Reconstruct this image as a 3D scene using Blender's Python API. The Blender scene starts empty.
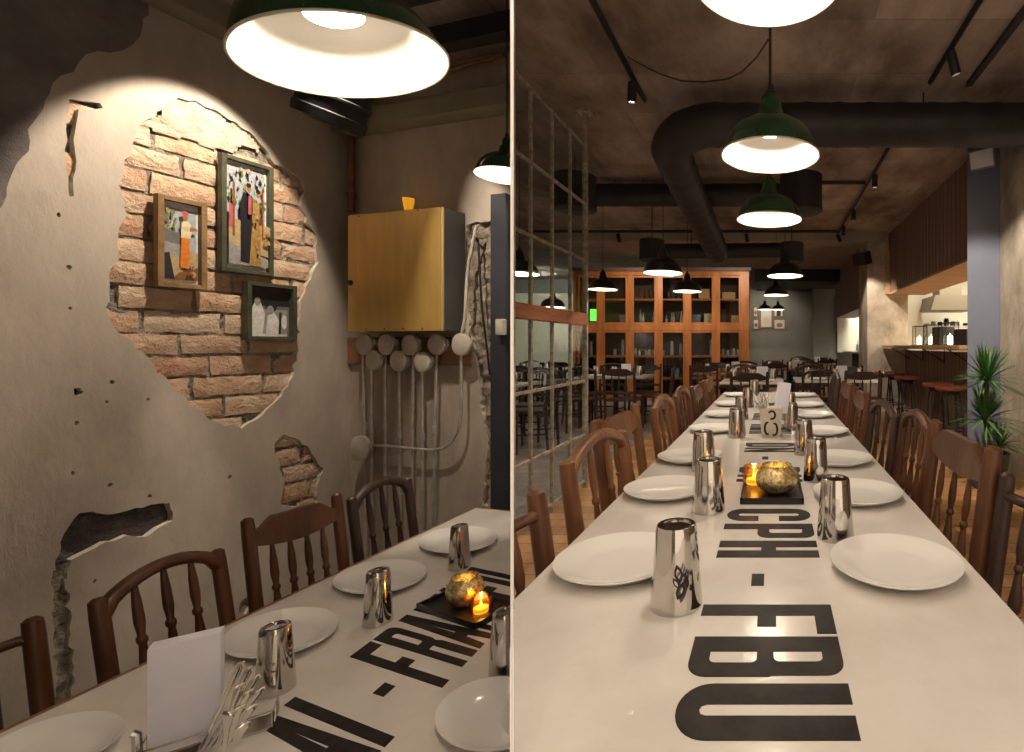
import bpy, bmesh, math, random
from mathutils import Vector, Matrix
random.seed(7)
S = bpy.context.scene
COL = S.collection
PI = math.pi
V = Vector
# ------------------------------------------------------------------ camera
CAM_H = 1.21
F, CX, CY = 505.0, 772.0, 345.0
cam = bpy.data.cameras.new('camera'); cam.sensor_width = 36; cam.lens = F/1024*36
cam.shift_x = (512-CX)/1024; cam.shift_y = -(376-CY)/1024
cam.clip_start = 0.05; cam.clip_end = 100
camo = bpy.data.objects.new('camera', cam); COL.objects.link(camo)
camo.location = (0, 0, CAM_H); camo.rotation_euler = (PI/2, 0, 0); S.camera = camo
S.view_settings.view_transform = 'Standard'; S.view_settings.look = 'None'
S.view_settings.gamma = 1; S.view_settings.exposure = 1.42; S.view_settings.use_curve_mapping = False
# ------------------------------------------------------------------ world and lights
w = bpy.data.worlds.new('world'); S.world = w; w.use_nodes = True
w.node_tree.nodes['Background'].inputs[0].default_value = (1.0, .80, .60, 1)
w.node_tree.nodes['Background'].inputs[1].default_value = .48
try:
    S.cycles.use_denoising = True
    S.cycles.max_bounces = 7; S.cycles.sample_clamp_indirect = 4; S.cycles.caustics_reflective = False; S.cycles.caustics_refractive = False
except Exception: pass
WARM = (1.0, .84, .66); NEUT = (1.0, .86, .70); COOL = (.72, .82, 1.0)
def light(name, kind, loc, energy, color=WARM, to=None, size=.1, spot=60, blend=.4, sy=None):
    l = bpy.data.lights.new(name, kind); l.energy = energy; l.color = color
    if kind == 'SPOT': l.spot_size = math.radians(spot); l.spot_blend = blend; l.shadow_soft_size = size
    elif kind == 'POINT': l.shadow_soft_size = size
    elif kind == 'AREA':
        l.size = size
        if sy: l.shape = 'RECTANGLE'; l.size_y = sy
    o = bpy.data.objects.new(name, l); COL.objects.link(o); o.location = loc
    if to is not None: o.rotation_euler = (V(to)-V(loc)).to_track_quat('-Z', 'Y').to_euler()
    return o
P_LAMP = 5.2          # pendant power (W) of the long room
# daylight of the window wall far on the side behind the glazed partition
light('window_daylight', 'AREA', (-7.6, 9.0, 1.9), 420, COOL, to=(0, 8, .4), size=4.5, sy=2.0)
# ceiling spots of the small room: on the brick patch, on the meter cabinet
light('brick_spot_light', 'SPOT', (-2.02, 2.14, 2.64), 38, NEUT, to=(-2.53, 2.20, 1.78), size=.015, spot=60, blend=.35)
light('cabinet_spot_light', 'SPOT', (-1.70, 1.98, 2.45), 24, NEUT, to=(-1.83, 2.74, 1.23), size=.02, spot=76, blend=.3)

def P(px, py, d):                       # point seen at a pixel at depth d
    return V(((px-CX)/F*d, d, CAM_H-(py-CY)/F*d))
def L(px, py, h):                       # point on the level h
    d = (CAM_H-h)*F/(py-CY); return V(((px-CX)/F*d, d, h))
# ------------------------------------------------------------------ materials
M = {}
def mat(name, c, rough=.5, metal=0, c2=None, scale=4.0, detail=6, bump=0, bscale=None, emit=None, es=1, coat=0, stretch=None, rand=None, ramp=(.35, .65), alpha=None, trans=0, ior=1.45, spec=None):
    m = bpy.data.materials.new(name); m.use_nodes = True; nt = m.node_tree; N = nt.nodes; K = nt.links
    b = N['Principled BSDF']
    b.inputs['Base Color'].default_value = (*c, 1); b.inputs['Roughness'].default_value = rough; b.inputs['Metallic'].default_value = metal
    b.inputs['Coat Weight'].default_value = coat; b.inputs['Transmission Weight'].default_value = trans; b.inputs['IOR'].default_value = ior
    if spec is not None: b.inputs['Specular IOR Level'].default_value = spec
    if emit: b.inputs['Emission Color'].default_value = (*emit, 1); b.inputs['Emission Strength'].default_value = es
    vec = None
    if c2 or bump or rand:
        tc = N.new('ShaderNodeTexCoord'); vec = tc.outputs['Object']
        if stretch:
            mp = N.new('ShaderNodeMapping'); mp.inputs['Scale'].default_value = stretch; K.new(vec, mp.inputs[0]); vec = mp.outputs[0]
    if c2:
        n = N.new('ShaderNodeTexNoise'); n.inputs['Scale'].default_value = scale; n.inputs['Detail'].default_value = detail; n.inputs['Roughness'].default_value = .62
        K.new(vec, n.inputs['Vector'])
        r = N.new('ShaderNodeValToRGB'); r.color_ramp.elements[0].position = ramp[0]; r.color_ramp.elements[1].position = ramp[1]
        r.color_ramp.elements[0].color = (*c, 1); r.color_ramp.elements[1].color = (*c2, 1)
        K.new(n.outputs[0], r.inputs[0]); out = r.outputs[0]
        if rand:
            g = N.new('ShaderNodeNewGeometry'); r2 = N.new('ShaderNodeValToRGB')
            els = r2.color_ramp.elements
            els[0].color = (*rand[0], 1); els[1].color = (*rand[-1], 1)
            for i, cc in enumerate(rand[1:-1]):
                e = els.new((i+1)/(len(rand)-1)); e.color = (*cc, 1)
            K.new(g.outputs['Random Per Island'], r2.inputs[0])
            mx = N.new('ShaderNodeMix'); mx.data_type = 'RGBA'; mx.blend_type = 'MULTIPLY'; mx.inputs[0].default_value = 1
            K.new(out, mx.inputs[6]); K.new(r2.outputs[0], mx.inputs[7]); out = mx.outputs[2]
        K.new(out, b.inputs['Base Color'])
    if bump:
        n2 = N.new('ShaderNodeTexNoise'); n2.inputs['Scale'].default_value = bscale or scale*4; n2.inputs['Detail'].default_value = 8; n2.inputs['Roughness'].default_value = .65
        K.new(vec, n2.inputs['Vector'])
        bp = N.new('ShaderNodeBump'); bp.inputs['Strength'].default_value = min(1, bump); bp.inputs['Distance'].default_value = .02*max(1, bump)
        K.new(n2.outputs[0], bp.inputs['Height']); K.new(bp.outputs[0], b.inputs['Normal'])
    M[name] = m; return m
def glass(name, tint=(.9, .95, .95), gloss=.10, rough=.02):
    m = bpy.data.materials.new(name); m.use_nodes = True; nt = m.node_tree; N = nt.nodes; K = nt.links
    N.remove(N['Principled BSDF']); t = N.new('ShaderNodeBsdfTransparent'); t.inputs[0].default_value = (*tint, 1)
    g = N.new('ShaderNodeBsdfGlossy'); g.inputs['Roughness'].default_value = rough
    mx = N.new('ShaderNodeMixShader'); mx.inputs[0].default_value = gloss
    K.new(t.outputs[0], mx.inputs[1]); K.new(g.outputs[0], mx.inputs[2]); K.new(mx.outputs[0], N['Material Output'].inputs[0])
    M[name] = m; return m
mat('plaster', (.29, .24, .195), .9, c2=(.57, .49, .40), scale=2.6, detail=9, bump=.35, bscale=9, stretch=(1, .45, 1), ramp=(.25, .72))
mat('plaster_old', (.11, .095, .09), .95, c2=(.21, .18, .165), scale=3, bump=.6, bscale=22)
mat('plaster_edge', (.62, .55, .42), .95, c2=(.75, .69, .56), scale=20, bump=.8, bscale=50)
mat('rubble', (.44, .37, .28), 1, c2=(.20, .165, .13), scale=26, bump=1.5, bscale=40)
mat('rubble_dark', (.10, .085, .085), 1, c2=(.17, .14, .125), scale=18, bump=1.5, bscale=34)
mat('brick', (.60, .42, .31), .95, c2=(.76, .66, .53), scale=11, bump=1.0, bscale=45, rand=[(.92, .80, .68), (1, .86, .72), (.86, .66, .54), (1, .95, .86), (.80, .62, .52)])
mat('mortar', (.50, .44, .35), 1, c2=(.20, .165, .13), scale=30, bump=1.6, bscale=60)
mat('skim', (.42, .36, .26), 1, c2=(.56, .50, .38), scale=12, bump=1.2, bscale=30)
mat('ceiling_concrete', (.21, .16, .13), .95, c2=(.56, .47, .41), scale=2.0, bump=.8, bscale=14, stretch=(1, .5, 1))
mat('ceiling_pale', (.30, .255, .215), .95, c2=(.40, .35, .30), scale=2.5, bump=.3, bscale=12)
mat('concrete', (.30, .25, .19), .95, c2=(.58, .50, .40), scale=3, bump=.8, bscale=14, stretch=(1, 1, .7))
mat('marble', (.66, .62, .565), .16, c2=(.82, .79, .745), scale=3.6, detail=10, bump=.04, bscale=30, coat=.25, ramp=(.3, .7))
mat('inlay', (.016, .014, .013), .45, c2=(.035, .030, .026), scale=22, spec=.12)
mat('chair_wood', (.062, .023, .009), .38, c2=(.150, .060, .023), scale=9, bump=.15, bscale=60, stretch=(1, 1, .18), coat=.1)
mat('chair_brown', (.13, .050, .017), .40, c2=(.26, .115, .042), scale=9, bump=.15, bscale=60, stretch=(1, 1, .18), coat=.1)
mat('chair_dark', (.035, .020, .014), .4, c2=(.075, .04, .026), scale=9, bump=.15, bscale=60, stretch=(1, 1, .18), coat=.1)
mat('bentwood', (.022, .012, .009), .4, c2=(.05, .026, .018), scale=9, coat=.1)
mat('table_wood', (.20, .10, .045), .5, c2=(.30, .16, .075), scale=8, stretch=(1, 1, .3), bump=.15)
mat('black', (.014, .013, .013), .45)
mat('black_matt', (.020, .018, .018), .7, c2=(.034, .030, .028), scale=6, bump=.05)
mat('duct', (.017, .016, .018), .5, c2=(.030, .028, .031), scale=5, bump=.05)
mat('duct_dark', (.010, .009, .008), .7)
mat('enamel_green', (.010, .040, .016), .25, c2=(.016, .060, .024), scale=6, coat=.4)
mat('enamel_dark', (.012, .014, .012), .3, coat=.3)
mat('enamel_white', (.86, .83, .78), .35)
mat('enamel_lip', (.55, .52, .42), .4, c2=(.35, .25, .12), scale=9, ramp=(.55, .62))
mat('bulb', (1, 1, 1), .3, emit=(1, .86, .66), es=8)
mat('spot_lens', (1, 1, 1), .3, emit=(1, .90, .74), es=12)
mat('porcelain', (.84, .83, .80), .12, coat=.3)
mat('chrome', (.68, .65, .61), .07, 1, c2=(.56, .53, .50), scale=3)
mat('hood_steel', (.22, .19, .15), .4, .6)
mat('cutlery_steel', (.88, .85, .80), .16, 1)
mat('steel', (.62, .60, .57), .22, 1)
mat('conduit', (.66, .64, .60), .35, .6, c2=(.46, .44, .40), scale=15)
mat('gray_cap', (.58, .53, .45), .6, c2=(.44, .39, .33), scale=9)
mat('copper', (.30, .13, .065), .55, .3, c2=(.17, .09, .06), scale=14, bump=.2)
mat('cabinet_yellow', (.60, .39, .10), .38, .35, c2=(.50, .33, .10), scale=3, stretch=(6, 1, .5))
mat('cabinet_side', (.10, .095, .09), .5, .3)
mat('brass_edge', (.75, .60, .28), .35, .6)
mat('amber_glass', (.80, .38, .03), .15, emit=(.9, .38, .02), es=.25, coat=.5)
mat('amber_lit', (.85, .42, .05), .15, emit=(1, .42, .04), es=1.1, coat=.5)
mat('flame', (1, .8, .4), .5, emit=(1, .70, .28), es=7)
mat('wax', (.9, .7, .35), .5, emit=(1, .6, .15), es=.7)
mat('mercury', (.42, .28, .08), .22, .85, c2=(1.0, .84, .48), scale=95, bump=.25, bscale=90, ramp=(.40, .55))
mat('tray', (.012, .011, .011), .35, coat=.2)
mat('napkin', (.82, .81, .88), .8, c2=(.72, .71, .82), scale=6)
mat('frame_brown', (.20, .115, .045), .5, c2=(.30, .18, .08), scale=12, bump=.3)
mat('frame_green', (.045, .050, .028), .55, c2=(.085, .085, .045), scale=14, bump=.3)
mat('cabinet_wood', (.34, .115, .030), .42, c2=(.56, .21, .06), scale=5, stretch=(1, 1, .2), coat=.15)
mat('cabinet_back', (.060, .036, .024), .8, c2=(.10, .06, .04), scale=3)
mat('cladding', (.22, .135, .105), .6, c2=(.30, .195, .155), scale=4, stretch=(6, 6, .3))
mat('cladding_light', (.42, .25, .12), .55, c2=(.55, .35, .18), scale=4, stretch=(.3, 6, 6))
mat('slate_paint', (.15, .17, .22), .6, c2=(.18, .20, .26), scale=2)
mat('wall_grey', (.17, .17, .145), .85, c2=(.21, .21, .18), scale=1.5)
mat('wall_pale', (.48, .45, .35), .85, c2=(.56, .52, .42), scale=1)
mat('wall_white', (.75, .72, .64), .7)
mat('dark_soffit', (.03, .03, .028), .8)
mat('olive_beam', (.22, .20, .135), .8, c2=(.28, .26, .18), scale=3)
mat('door_dark', (.022, .024, .032), .55, c2=(.034, .036, .045), scale=3)
mat('partition_white', (.93, .92, .90), .5, emit=None)
mat('red_leather', (.13, .030, .018), .35, c2=(.19, .045, .025), scale=8, coat=.3)
mat('leaf', (.045, .13, .028), .45, c2=(.08, .20, .05), scale=12)
mat('trunk', (.20, .13, .07), .9, c2=(.30, .21, .12), scale=18, bump=.8, stretch=(1, 1, 4))
mat('metal_bar', (.52, .46, .38), .5, .3, c2=(.26, .20, .14), scale=22, bump=.2)
mat('rail_wood', (.26, .085, .035), .5, c2=(.40, .15, .07), scale=9, stretch=(1, .3, 1), bump=.3)
mat('speaker_white', (.6, .6, .62), .5)
mat('window_glow', (.7, .8, .9), .5, emit=(.62, .74, .85), es=.9)
mat('curtain', (.55, .60, .64), .9)
mat('kitchen_glow', (1, .95, .8), .5, emit=(1, .90, .66), es=2.2)
mat('screen_green', (.1, .5, .1), .4, emit=(.15, .8, .1), es=.8)
mat('pot', (.05, .05, .055), .5)
mat('terracotta', (.12, .06, .04), .7)
mat('holder_paint', (.62, .56, .46), .5, c2=(.50, .44, .36), scale=8)
for n_, c_ in dict(bottle_green=(.02, .05, .02), bottle_dark=(.012, .012, .02), bottle_amber=(.16, .06, .015), bottle_clear=(.42, .45, .46), bottle_cream=(.62, .52, .36), box_tan=(.50, .33, .15), box_cream=(.62, .52, .36), box_blue=(.20, .30, .40), box_green=(.10, .16, .05)).items():
    mat(n_, c_, .25 if 'bottle' in n_ else .6)
for n_, c_ in dict(ph_white=(.78, .76, .72), ph_sky=(.42, .45, .46), ph_green=(.16, .20, .06), ph_dark=(.025, .025, .03), ph_skin=(.40, .20, .10), ph_orange=(.75, .22, .03), ph_cream=(.80, .66, .42), ph_brown=(.26, .10, .035), ph_sand=(.52, .38, .20), ph_pink=(.55, .12, .14), ph_grey=(.35, .33, .32), ph_mid=(.18, .165, .16), ph_floral=(.42, .26, .08), ph_leaf=(.30, .26, .10)).items():
    mat(n_, c_, .3, c2=tuple(x*.7 for x in c_), scale=60)
glass('pane_glass', gloss=.09); glass('cabinet_glass', (.85, .85, .82), .05); glass('tumbler_glass', (.9, .9, .9), .35, .05)
# floor planks and grey tiles
def floor_mat(name, a, b2, gap, sx, sy, rough):
    m = mat(name, a, rough, c2=b2, scale=2.2, bump=.05, stretch=(6, .6, 1)); nt = m.node_tree; N = nt.nodes; K = nt.links
    br = N.new('ShaderNodeTexBrick'); br.inputs['Scale'].default_value = 1; br.inputs['Brick Width'].default_value = sx; br.inputs['Row Height'].default_value = sy
    br.inputs['Mortar Size'].default_value = .004; br.inputs['Color1'].default_value = (1, 1, 1, 1); br.inputs['Color2'].default_value = (.62, .60, .58, 1); br.inputs['Mortar'].default_value = (*gap, 1)
    tc = N.new('ShaderNodeTexCoord'); K.new(tc.outputs['Object'], br.inputs['Vector'])
    bs = N['Principled BSDF']; old = bs.inputs['Base Color'].links[0].from_socket
    mx = N.new('ShaderNodeMix'); mx.data_type = 'RGBA'; mx.blend_type = 'MULTIPLY'; mx.inputs[0].default_value = 1
    K.new(old, mx.inputs[6]); K.new(br.outputs[0], mx.inputs[7]); K.new(mx.outputs[2], bs.inputs['Base Color'])
floor_mat('floor_planks', (.34, .17, .065), (.50, .28, .12), (.2, .15, .1), 1.2, .14, .4)
floor_mat('floor_grey', (.20, .17, .17), (.30, .27, .27), (.3, .3, .3), 1.2, .14, .4)
def panel_mat(name, w_, h_, c2):
    m = M[name]; nt = m.node_tree; N = nt.nodes; K = nt.links
    br = N.new('ShaderNodeTexBrick'); br.inputs['Scale'].default_value = 1; br.inputs['Brick Width'].default_value = w_; br.inputs['Row Height'].default_value = h_
    br.inputs['Mortar Size'].default_value = .006; br.inputs['Color1'].default_value = (1, 1, 1, 1); br.inputs['Color2'].default_value = (*c2, 1); br.inputs['Mortar'].default_value = (.7, .66, .62, 1)
    tc = N.new('ShaderNodeTexCoord'); K.new(tc.outputs['Object'], br.inputs['Vector'])
    bs = N['Principled BSDF']; old = bs.inputs['Base Color'].links[0].from_socket
    mx = N.new('ShaderNodeMix'); mx.data_type = 'RGBA'; mx.blend_type = 'MULTIPLY'; mx.inputs[0].default_value = 1
    K.new(old, mx.inputs[6]); K.new(br.outputs[0], mx.inputs[7]); K.new(mx.outputs[2], bs.inputs['Base Color'])
panel_mat('ceiling_concrete', 1.25, .62, (.66, .64, .62))
# boards on the cladding
def board_mat(name, axis, pitch):
    m = M[name]; nt = m.node_tree; N = nt.nodes; K = nt.links
    tc = N.new('ShaderNodeTexCoord'); sp = N.new('ShaderNodeSeparateXYZ'); K.new(tc.outputs['Object'], sp.inputs[0])
    mm = N.new('ShaderNodeMath'); mm.operation = 'DIVIDE'; K.new(sp.outputs[axis], mm.inputs[0]); mm.inputs[1].default_value = pitch
    fr = N.new('ShaderNodeMath'); fr.operation = 'FRACT'; K.new(mm.outputs[0], fr.inputs[0])
    gt = N.new('ShaderNodeMath'); gt.operation = 'GREATER_THAN'; K.new(fr.outputs[0], gt.inputs[0]); gt.inputs[1].default_value = .48
    fl = N.new('ShaderNodeMath'); fl.operation = 'FLOOR'; K.new(mm.outputs[0], fl.inputs[0])
    wn = N.new('ShaderNodeTexWhiteNoise'); wn.noise_dimensions = '1D'; K.new(fl.outputs[0], wn.inputs['W'])
    ma = N.new('ShaderNodeMath'); ma.operation = 'MULTIPLY_ADD'; K.new(wn.outputs[0], ma.inputs[0]); ma.inputs[1].default_value = .25; ma.inputs[2].default_value = .80
    mu = N.new('ShaderNodeMath'); mu.operation = 'MULTIPLY'; K.new(ma.outputs[0], mu.inputs[0]); K.new(gt.outputs[0], mu.inputs[1])
    ad = N.new('ShaderNodeMath'); ad.operation = 'MAXIMUM'; K.new(mu.outputs[0], ad.inputs[0]); ad.inputs[1].default_value = .62
    bs = N['Principled BSDF']; old = bs.inputs['Base Color'].links[0].from_socket
    mx = N.new('ShaderNodeMix'); mx.data_type = 'RGBA'; mx.blend_type = 'MULTIPLY'; mx.inputs[0].default_value = 1
    K.new(old, mx.inputs[6]); K.new(ad.outputs[0], mx.inputs[7]); K.new(mx.outputs[2], bs.inputs['Base Color'])
board_mat('cladding', 1, .14)
# ------------------------------------------------------------------ mesh helpers
NTH = 'first second third fourth fifth sixth seventh eighth ninth tenth eleventh twelfth thirteenth fourteenth'.split()
class MB:
    def __init__(s): s.b = bmesh.new(); s.mi = 0
    def _f(s, vs):
        try:
            f = s.b.faces.new(vs); f.material_index = s.mi; return f
        except ValueError: return None
    def box(s, c, d, rz=0, bev=0, mtx=None):
        r = bmesh.ops.create_cube(s.b, size=1)['verts']
        m = (mtx or Matrix.Translation(c) @ Matrix.Rotation(rz, 4, 'Z')) @ Matrix.Diagonal((*d, 1))
        for v in r: v.co = m @ v.co
        fs = {f for v in r for f in v.link_faces}
        for f in fs: f.material_index = s.mi
        if bev:
            es = {e for v in r for e in v.link_edges}
            bmesh.ops.bevel(s.b, geom=list(es), offset=bev, segments=2, affect='EDGES', profile=.6)
        return s
    def span(s, a, b_, bev=0):
        a = V(a); b_ = V(b_); return s.box((a+b_)/2, [abs(x) for x in (b_-a)], bev=bev)
    def tube(s, pts, rad, seg=10, caps=True, flat=None):
        pts = [V(p) for p in pts]; n = len(pts)
        if not hasattr(rad, '__len__'): rad = [rad]*n
        rings = []; up = None
        for i, p in enumerate(pts):
            t = (pts[min(i+1, n-1)]-pts[max(i-1, 0)]).normalized()
            if up is None:
                up = V((0, 0, 1)) if abs(t.z) < .9 else V((0, 1, 0))
            a = t.cross(up).normalized(); up = a.cross(t).normalized()
            fx = flat or (1, 1)
            rings.append([s.b.verts.new(p + rad[i]*(a*math.cos(k*2*PI/seg)*fx[0] + up*math.sin(k*2*PI/seg)*fx[1])) for k in range(seg)])
        for i in range(n-1):
            for k in range(seg): s._f([rings[i][k], rings[i][(k+1) % seg], rings[i+1][(k+1) % seg], rings[i+1][k]])
        if caps: s._f(rings[0][::-1]); s._f(rings[-1])
        return s
    def lathe(s, prof, c=(0, 0, 0), seg=32, mtx=None, sx=1, sy=1):
        c = V(c); m = mtx or Matrix.Translation(c); rings = []
        for r, z in prof:
            if r < 1e-6: rings.append([s.b.verts.new(m @ V((0, 0, z)))])
            else: rings.append([s.b.verts.new(m @ V((r*sx*math.cos(k*2*PI/seg), r*sy*math.sin(k*2*PI/seg), z))) for k in range(seg)])
        for a, b_ in zip(rings, rings[1:]):
            for k in range(seg):
                k2 = (k+1) % seg
                if len(a) == 1 and len(b_) == 1: continue
                if len(a) == 1: s._f([a[0], b_[k2], b_[k]])
                elif len(b_) == 1: s._f([a[k], a[k2], b_[0]])
                else: s._f([a[k], a[k2], b_[k2], b_[k]])
        return s
    def prism(s, poly, fn0, fn1):       # polygon in 2D, fn0/fn1 place its two faces
        a = [s.b.verts.new(fn0(*p)) for p in poly]; b_ = [s.b.verts.new(fn1(*p)) for p in poly]
        n = len(poly); s._f(a[::-1]); s._f(b_)
        for k in range(n): s._f([a[k], a[(k+1) % n], b_[(k+1) % n], b_[k]])
        return s
    def obj(s, name, m, parent=None, smooth=True, loc=None, mtx=None, recalc=True):
        if recalc: bmesh.ops.recalc_face_normals(s.b, faces=s.b.faces)
        me = bpy.data.meshes.new(name); s.b.to_mesh(me); s.b.free()
        for mm in (m if isinstance(m, (list, tuple)) else [m]): me.materials.append(M[mm])
        if smooth:
            for p in me.polygons: p.use_smooth = True
            try: me.set_sharp_from_angle(angle=math.radians(38))
            except Exception: pass
        o = bpy.data.objects.new(name, me); COL.objects.link(o)
        if mtx is not None: o.matrix_world = mtx
        elif loc is not None: o.location = loc
        if parent is not None: o.parent = parent
        return o
def tag(o, label, cat, group=None, kind=None):
    o['label'] = label; o['category'] = cat
    if group: o['group'] = group
    if kind: o['kind'] = kind
    return o
def struct(o): o['kind'] = 'structure'; return o
def empty(name, loc, label, cat, group=None, rz=0, mtx=None):
    o = bpy.data.objects.new(name, None); COL.objects.link(o); o.empty_display_size = .05
    if mtx is not None: o.matrix_world = mtx
    else: o.location = loc; o.rotation_euler = (0, 0, rz)
    tag(o, label, cat, group); return o
def kids(o, parts): 
    return [c for c in parts if c.parent == o]
KIDS = {}
def copy_tree(o, loc=None, rz=None, label=None, parent=None):
    c = o.copy(); COL.objects.link(c)
    if parent is not None: c.parent = parent
    else:
        if loc is not None: c.location = loc
        if rz is not None: c.rotation_euler = (0, 0, rz)
        if label: c['label'] = label
    for ch in list(o.children): copy_tree(ch, parent=c)
    return c
# ------------------------------------------------------------------ the thin partition between the small room and the long room
KP = (512.0-CX)/F                       # it runs away from the viewer along X = KP * Y
pd = V((KP, 1, 0)).normalized(); pn = V((pd.y, -pd.x, 0))      # pn points into the long room
def cut(objs, side, off=.0):            # trim meshes where they meet the partition; side +1 = long room
    bpy.context.view_layer.update()
    for o in objs:
        if o.type != 'MESH': continue
        mw = o.matrix_world; half = .0030
        ws = [mw @ V(c) for c in o.bound_box]
        ds = [x.dot(pn)*side for x in ws]
        if min(ds) > .018: continue
        if o.data.users > 1: o.data = o.data.copy()
        b = bmesh.new(); b.from_mesh(o.data); b.transform(mw)
        # partition thickness grows with depth: its face leans by TH
        TH = .0030
        n = (pn*side - pd*TH).normalized()
        bmesh.ops.bisect_plane(b, geom=b.verts[:]+b.edges[:]+b.faces[:], plane_co=pn*side*.0004, plane_no=n, clear_inner=True)
        es = [e for e in b.edges if e.is_boundary and all(abs((v.co-pn*side*.0004).dot(n)) < 1e-5 for v in e.verts)]
        if es:
            try: bmesh.ops.holes_fill(b, edges=es, sides=0)
            except Exception: pass
        b.transform(mw.inverted()); b.to_mesh(o.data); b.free(); o.data.update()
def tree(o):
    r = [o]
    for c in o.children: r += tree(c)
    return r
mb = MB()
y0, y1 = .50, 15.8
def pside(y, sgn, z): 
    d = V((KP*y, y, z)); return d + pn*sgn*(.00285*y)
poly = [pside(y0, -1, 0), pside(y0, 1, 0), pside(y1, 1, 0), pside(y1, -1, 0)]
mb.prism([(p.x, p.y) for p in poly], lambda x, y: V((x, y, -.34)), lambda x, y: V((x, y, 3.21)))
struct(mb.obj('wall_partition', 'partition_white', smooth=False))
# ================================================================== LEFT: the small room
HL = .41                                # its table top; its floor lies a few steps lower
FL = -.34
CEIL_L = 2.72
wu = V((.1742, 1, 0)).normalized(); wn = V((wu.y, -wu.x, 0)); W0 = V((-2.42, 2.90, 0))
WM = Matrix(((wu.x, 0, wn.x, W0.x), (wu.y, 0, wn.y, W0.y), (0, 1, 0, 0), (0, 0, 0, 1)))
def wl(px, py):                         # pixel -> (along, height) on the side wall
    k = (px-CX)/F; z = 2.92516/(.1742-k); x = k*z
    return ((x-W0.x)*wu.x + (z-W0.y)*wu.y, CAM_H-(py-CY)/F*z)
bu = V((.9617, -.274, 0)).normalized(); bn = V((bu.y, -bu.x, 0)); B0 = W0.copy()
BM_ = Matrix(((bu.x, 0, bn.x, B0.x), (bu.y, 0, bn.y, B0.y), (0, 1, 0, 0), (0, 0, 0, 1)))
def bl(px, py, off=0.0):                # pixel -> (along, height) on the back wall, or a plane `off` in front of it
    k = (px-CX)/F; c = B0.dot(bn)+off; z = c/(k*bn.x+bn.y); x = k*z
    return ((x-B0.x)*bu.x + (z-B0.y)*bu.y, CAM_H-(py-CY)/F*z)
def on_back(s, t, off=0.0): return B0 + bu*s + bn*off + V((0, 0, t))
def on_side(s, t, off=0.0): return W0 + wu*s + wn*off + V((0, 0, t))

def roughen(pts, step=.02, amp=.006, rnd=random):
    out = []
    n = len(pts)
    for i in range(n):
        a = V((*pts[i], 0)); b = V((*pts[(i+1) % n], 0)); d = b-a; k = max(1, int(d.length/step))
        for j in range(k):
            p = a + d*(j/k); nn = V((-d.y, d.x, 0)).normalized()
            p += nn*rnd.uniform(-amp, amp); out.append((p.x, p.y))
    return out
from mathutils.geometry import delaunay_2d_cdt
def fill2d(loops, shapes=None):
    if shapes: loops = [l for sh in shapes for l in sh]
    vs, es = [], []
    for lp_ in loops:
        b = len(vs); n = len(lp_); vs += [V((p[0], p[1])) for p in lp_]; es += [(b+k, b+(k+1) % n) for k in range(n)]
    r = delaunay_2d_cdt(vs, es, [], 0, 1e-7); out = r[0]; keep_ = []
    for t in r[2]:
        c = (sum(out[i].x for i in t)/len(t), sum(out[i].y for i in t)/len(t))
        if any(inside(c, sh[0]) and not any(inside(c, l) for l in sh[1:]) for sh in (shapes or [loops])): keep_.append(tuple(t))
    return out, keep_
def inside(p, poly):
    c = False; n = len(poly)
    for i in range(n):
        a, b = poly[i], poly[(i+1) % n]
        if (a[1] > p[1]) != (b[1] > p[1]) and p[0] < (b[0]-a[0])*(p[1]-a[1])/(b[1]-a[1])+a[0]: c = not c
    return c
def sheet(name, outer, holes, thick, mats, mtx, zoff):
    vs, tris = fill2d([outer]+holes); b = bmesh.new()
    lo = [b.verts.new((v.x, v.y, zoff-thick/2)) for v in vs]; hi = [b.verts.new((v.x, v.y, zoff+thick/2)) for v in vs]
    cnt = {}
    for t in tris:
        area = sum(vs[t[k]].x*vs[t[(k+1) % len(t)]].y-vs[t[(k+1) % len(t)]].x*vs[t[k]].y for k in range(len(t)))
        t = list(t) if area > 0 else list(t)[::-1]
        b.faces.new([hi[i] for i in t]); b.faces.new([lo[i] for i in t[::-1]])
        for k in range(len(t)): e = (t[k], t[(k+1) % len(t)]); cnt[e] = 1
    for (p, q) in cnt:
        if (q, p) not in cnt:
            f = b.faces.new([hi[q], hi[p], lo[p], lo[q]]); f.material_index = len(mats)-1
    me = bpy.data.meshes.new(name); b.to_mesh(me); b.free()
    for m in mats: me.materials.append(M[m])
    o = bpy.data.objects.new(name, me); COL.objects.link(o); o.matrix_world = mtx
    return o
# --- side wall: plaster sheet with the broken openings, old plaster, brick behind
patch = [wl(*p) for p in [(178,97),(196,101),(216,110),(236,122),(256,136),(275,163),(298,176),(306,186),(303,205),(307,222),(317,236),(318,262),(311,278),(302,296),(298,322),(298,350),(294,372),(282,395),(262,414),(242,428),(224,425),(206,415),(190,404),(172,388),(158,372),(142,352),(118,332),(108,308),(109,285),(116,262),(116,240),(124,214),(122,186),(126,160),(137,140),(142,122),(158,112),(166,102)]]
small = [wl(*p) for p in [(275,441),(284,433),(298,438),(312,452),(322,468),(319,484),(316,505),(300,508),(282,506),(284,480),(277,458)]]
gouge = [wl(*p) for p in [(62,542),(68,526),(79,513),(94,510),(108,514),(128,511),(150,506),(168,504),(174,512),(173,521),(158,529),(148,536),(128,535),(106,543),(84,552),(70,560),(66,580),(54,577)]]
strip = [wl(*p) for p in [(52,572),(66,572),(71,640),(73,690),(72,730),(56,730),(56,690),(54,640)]]
chip = [wl(*p) for p in [(240,603),(247,596),(251,606),(246,614),(239,612)]]
groove = [wl(*p) for p in [(69,99),(100,103),(103,108),(78,109),(74,130),(75,160),(74,196),(68,196),(66,150),(67,120)]]
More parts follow.
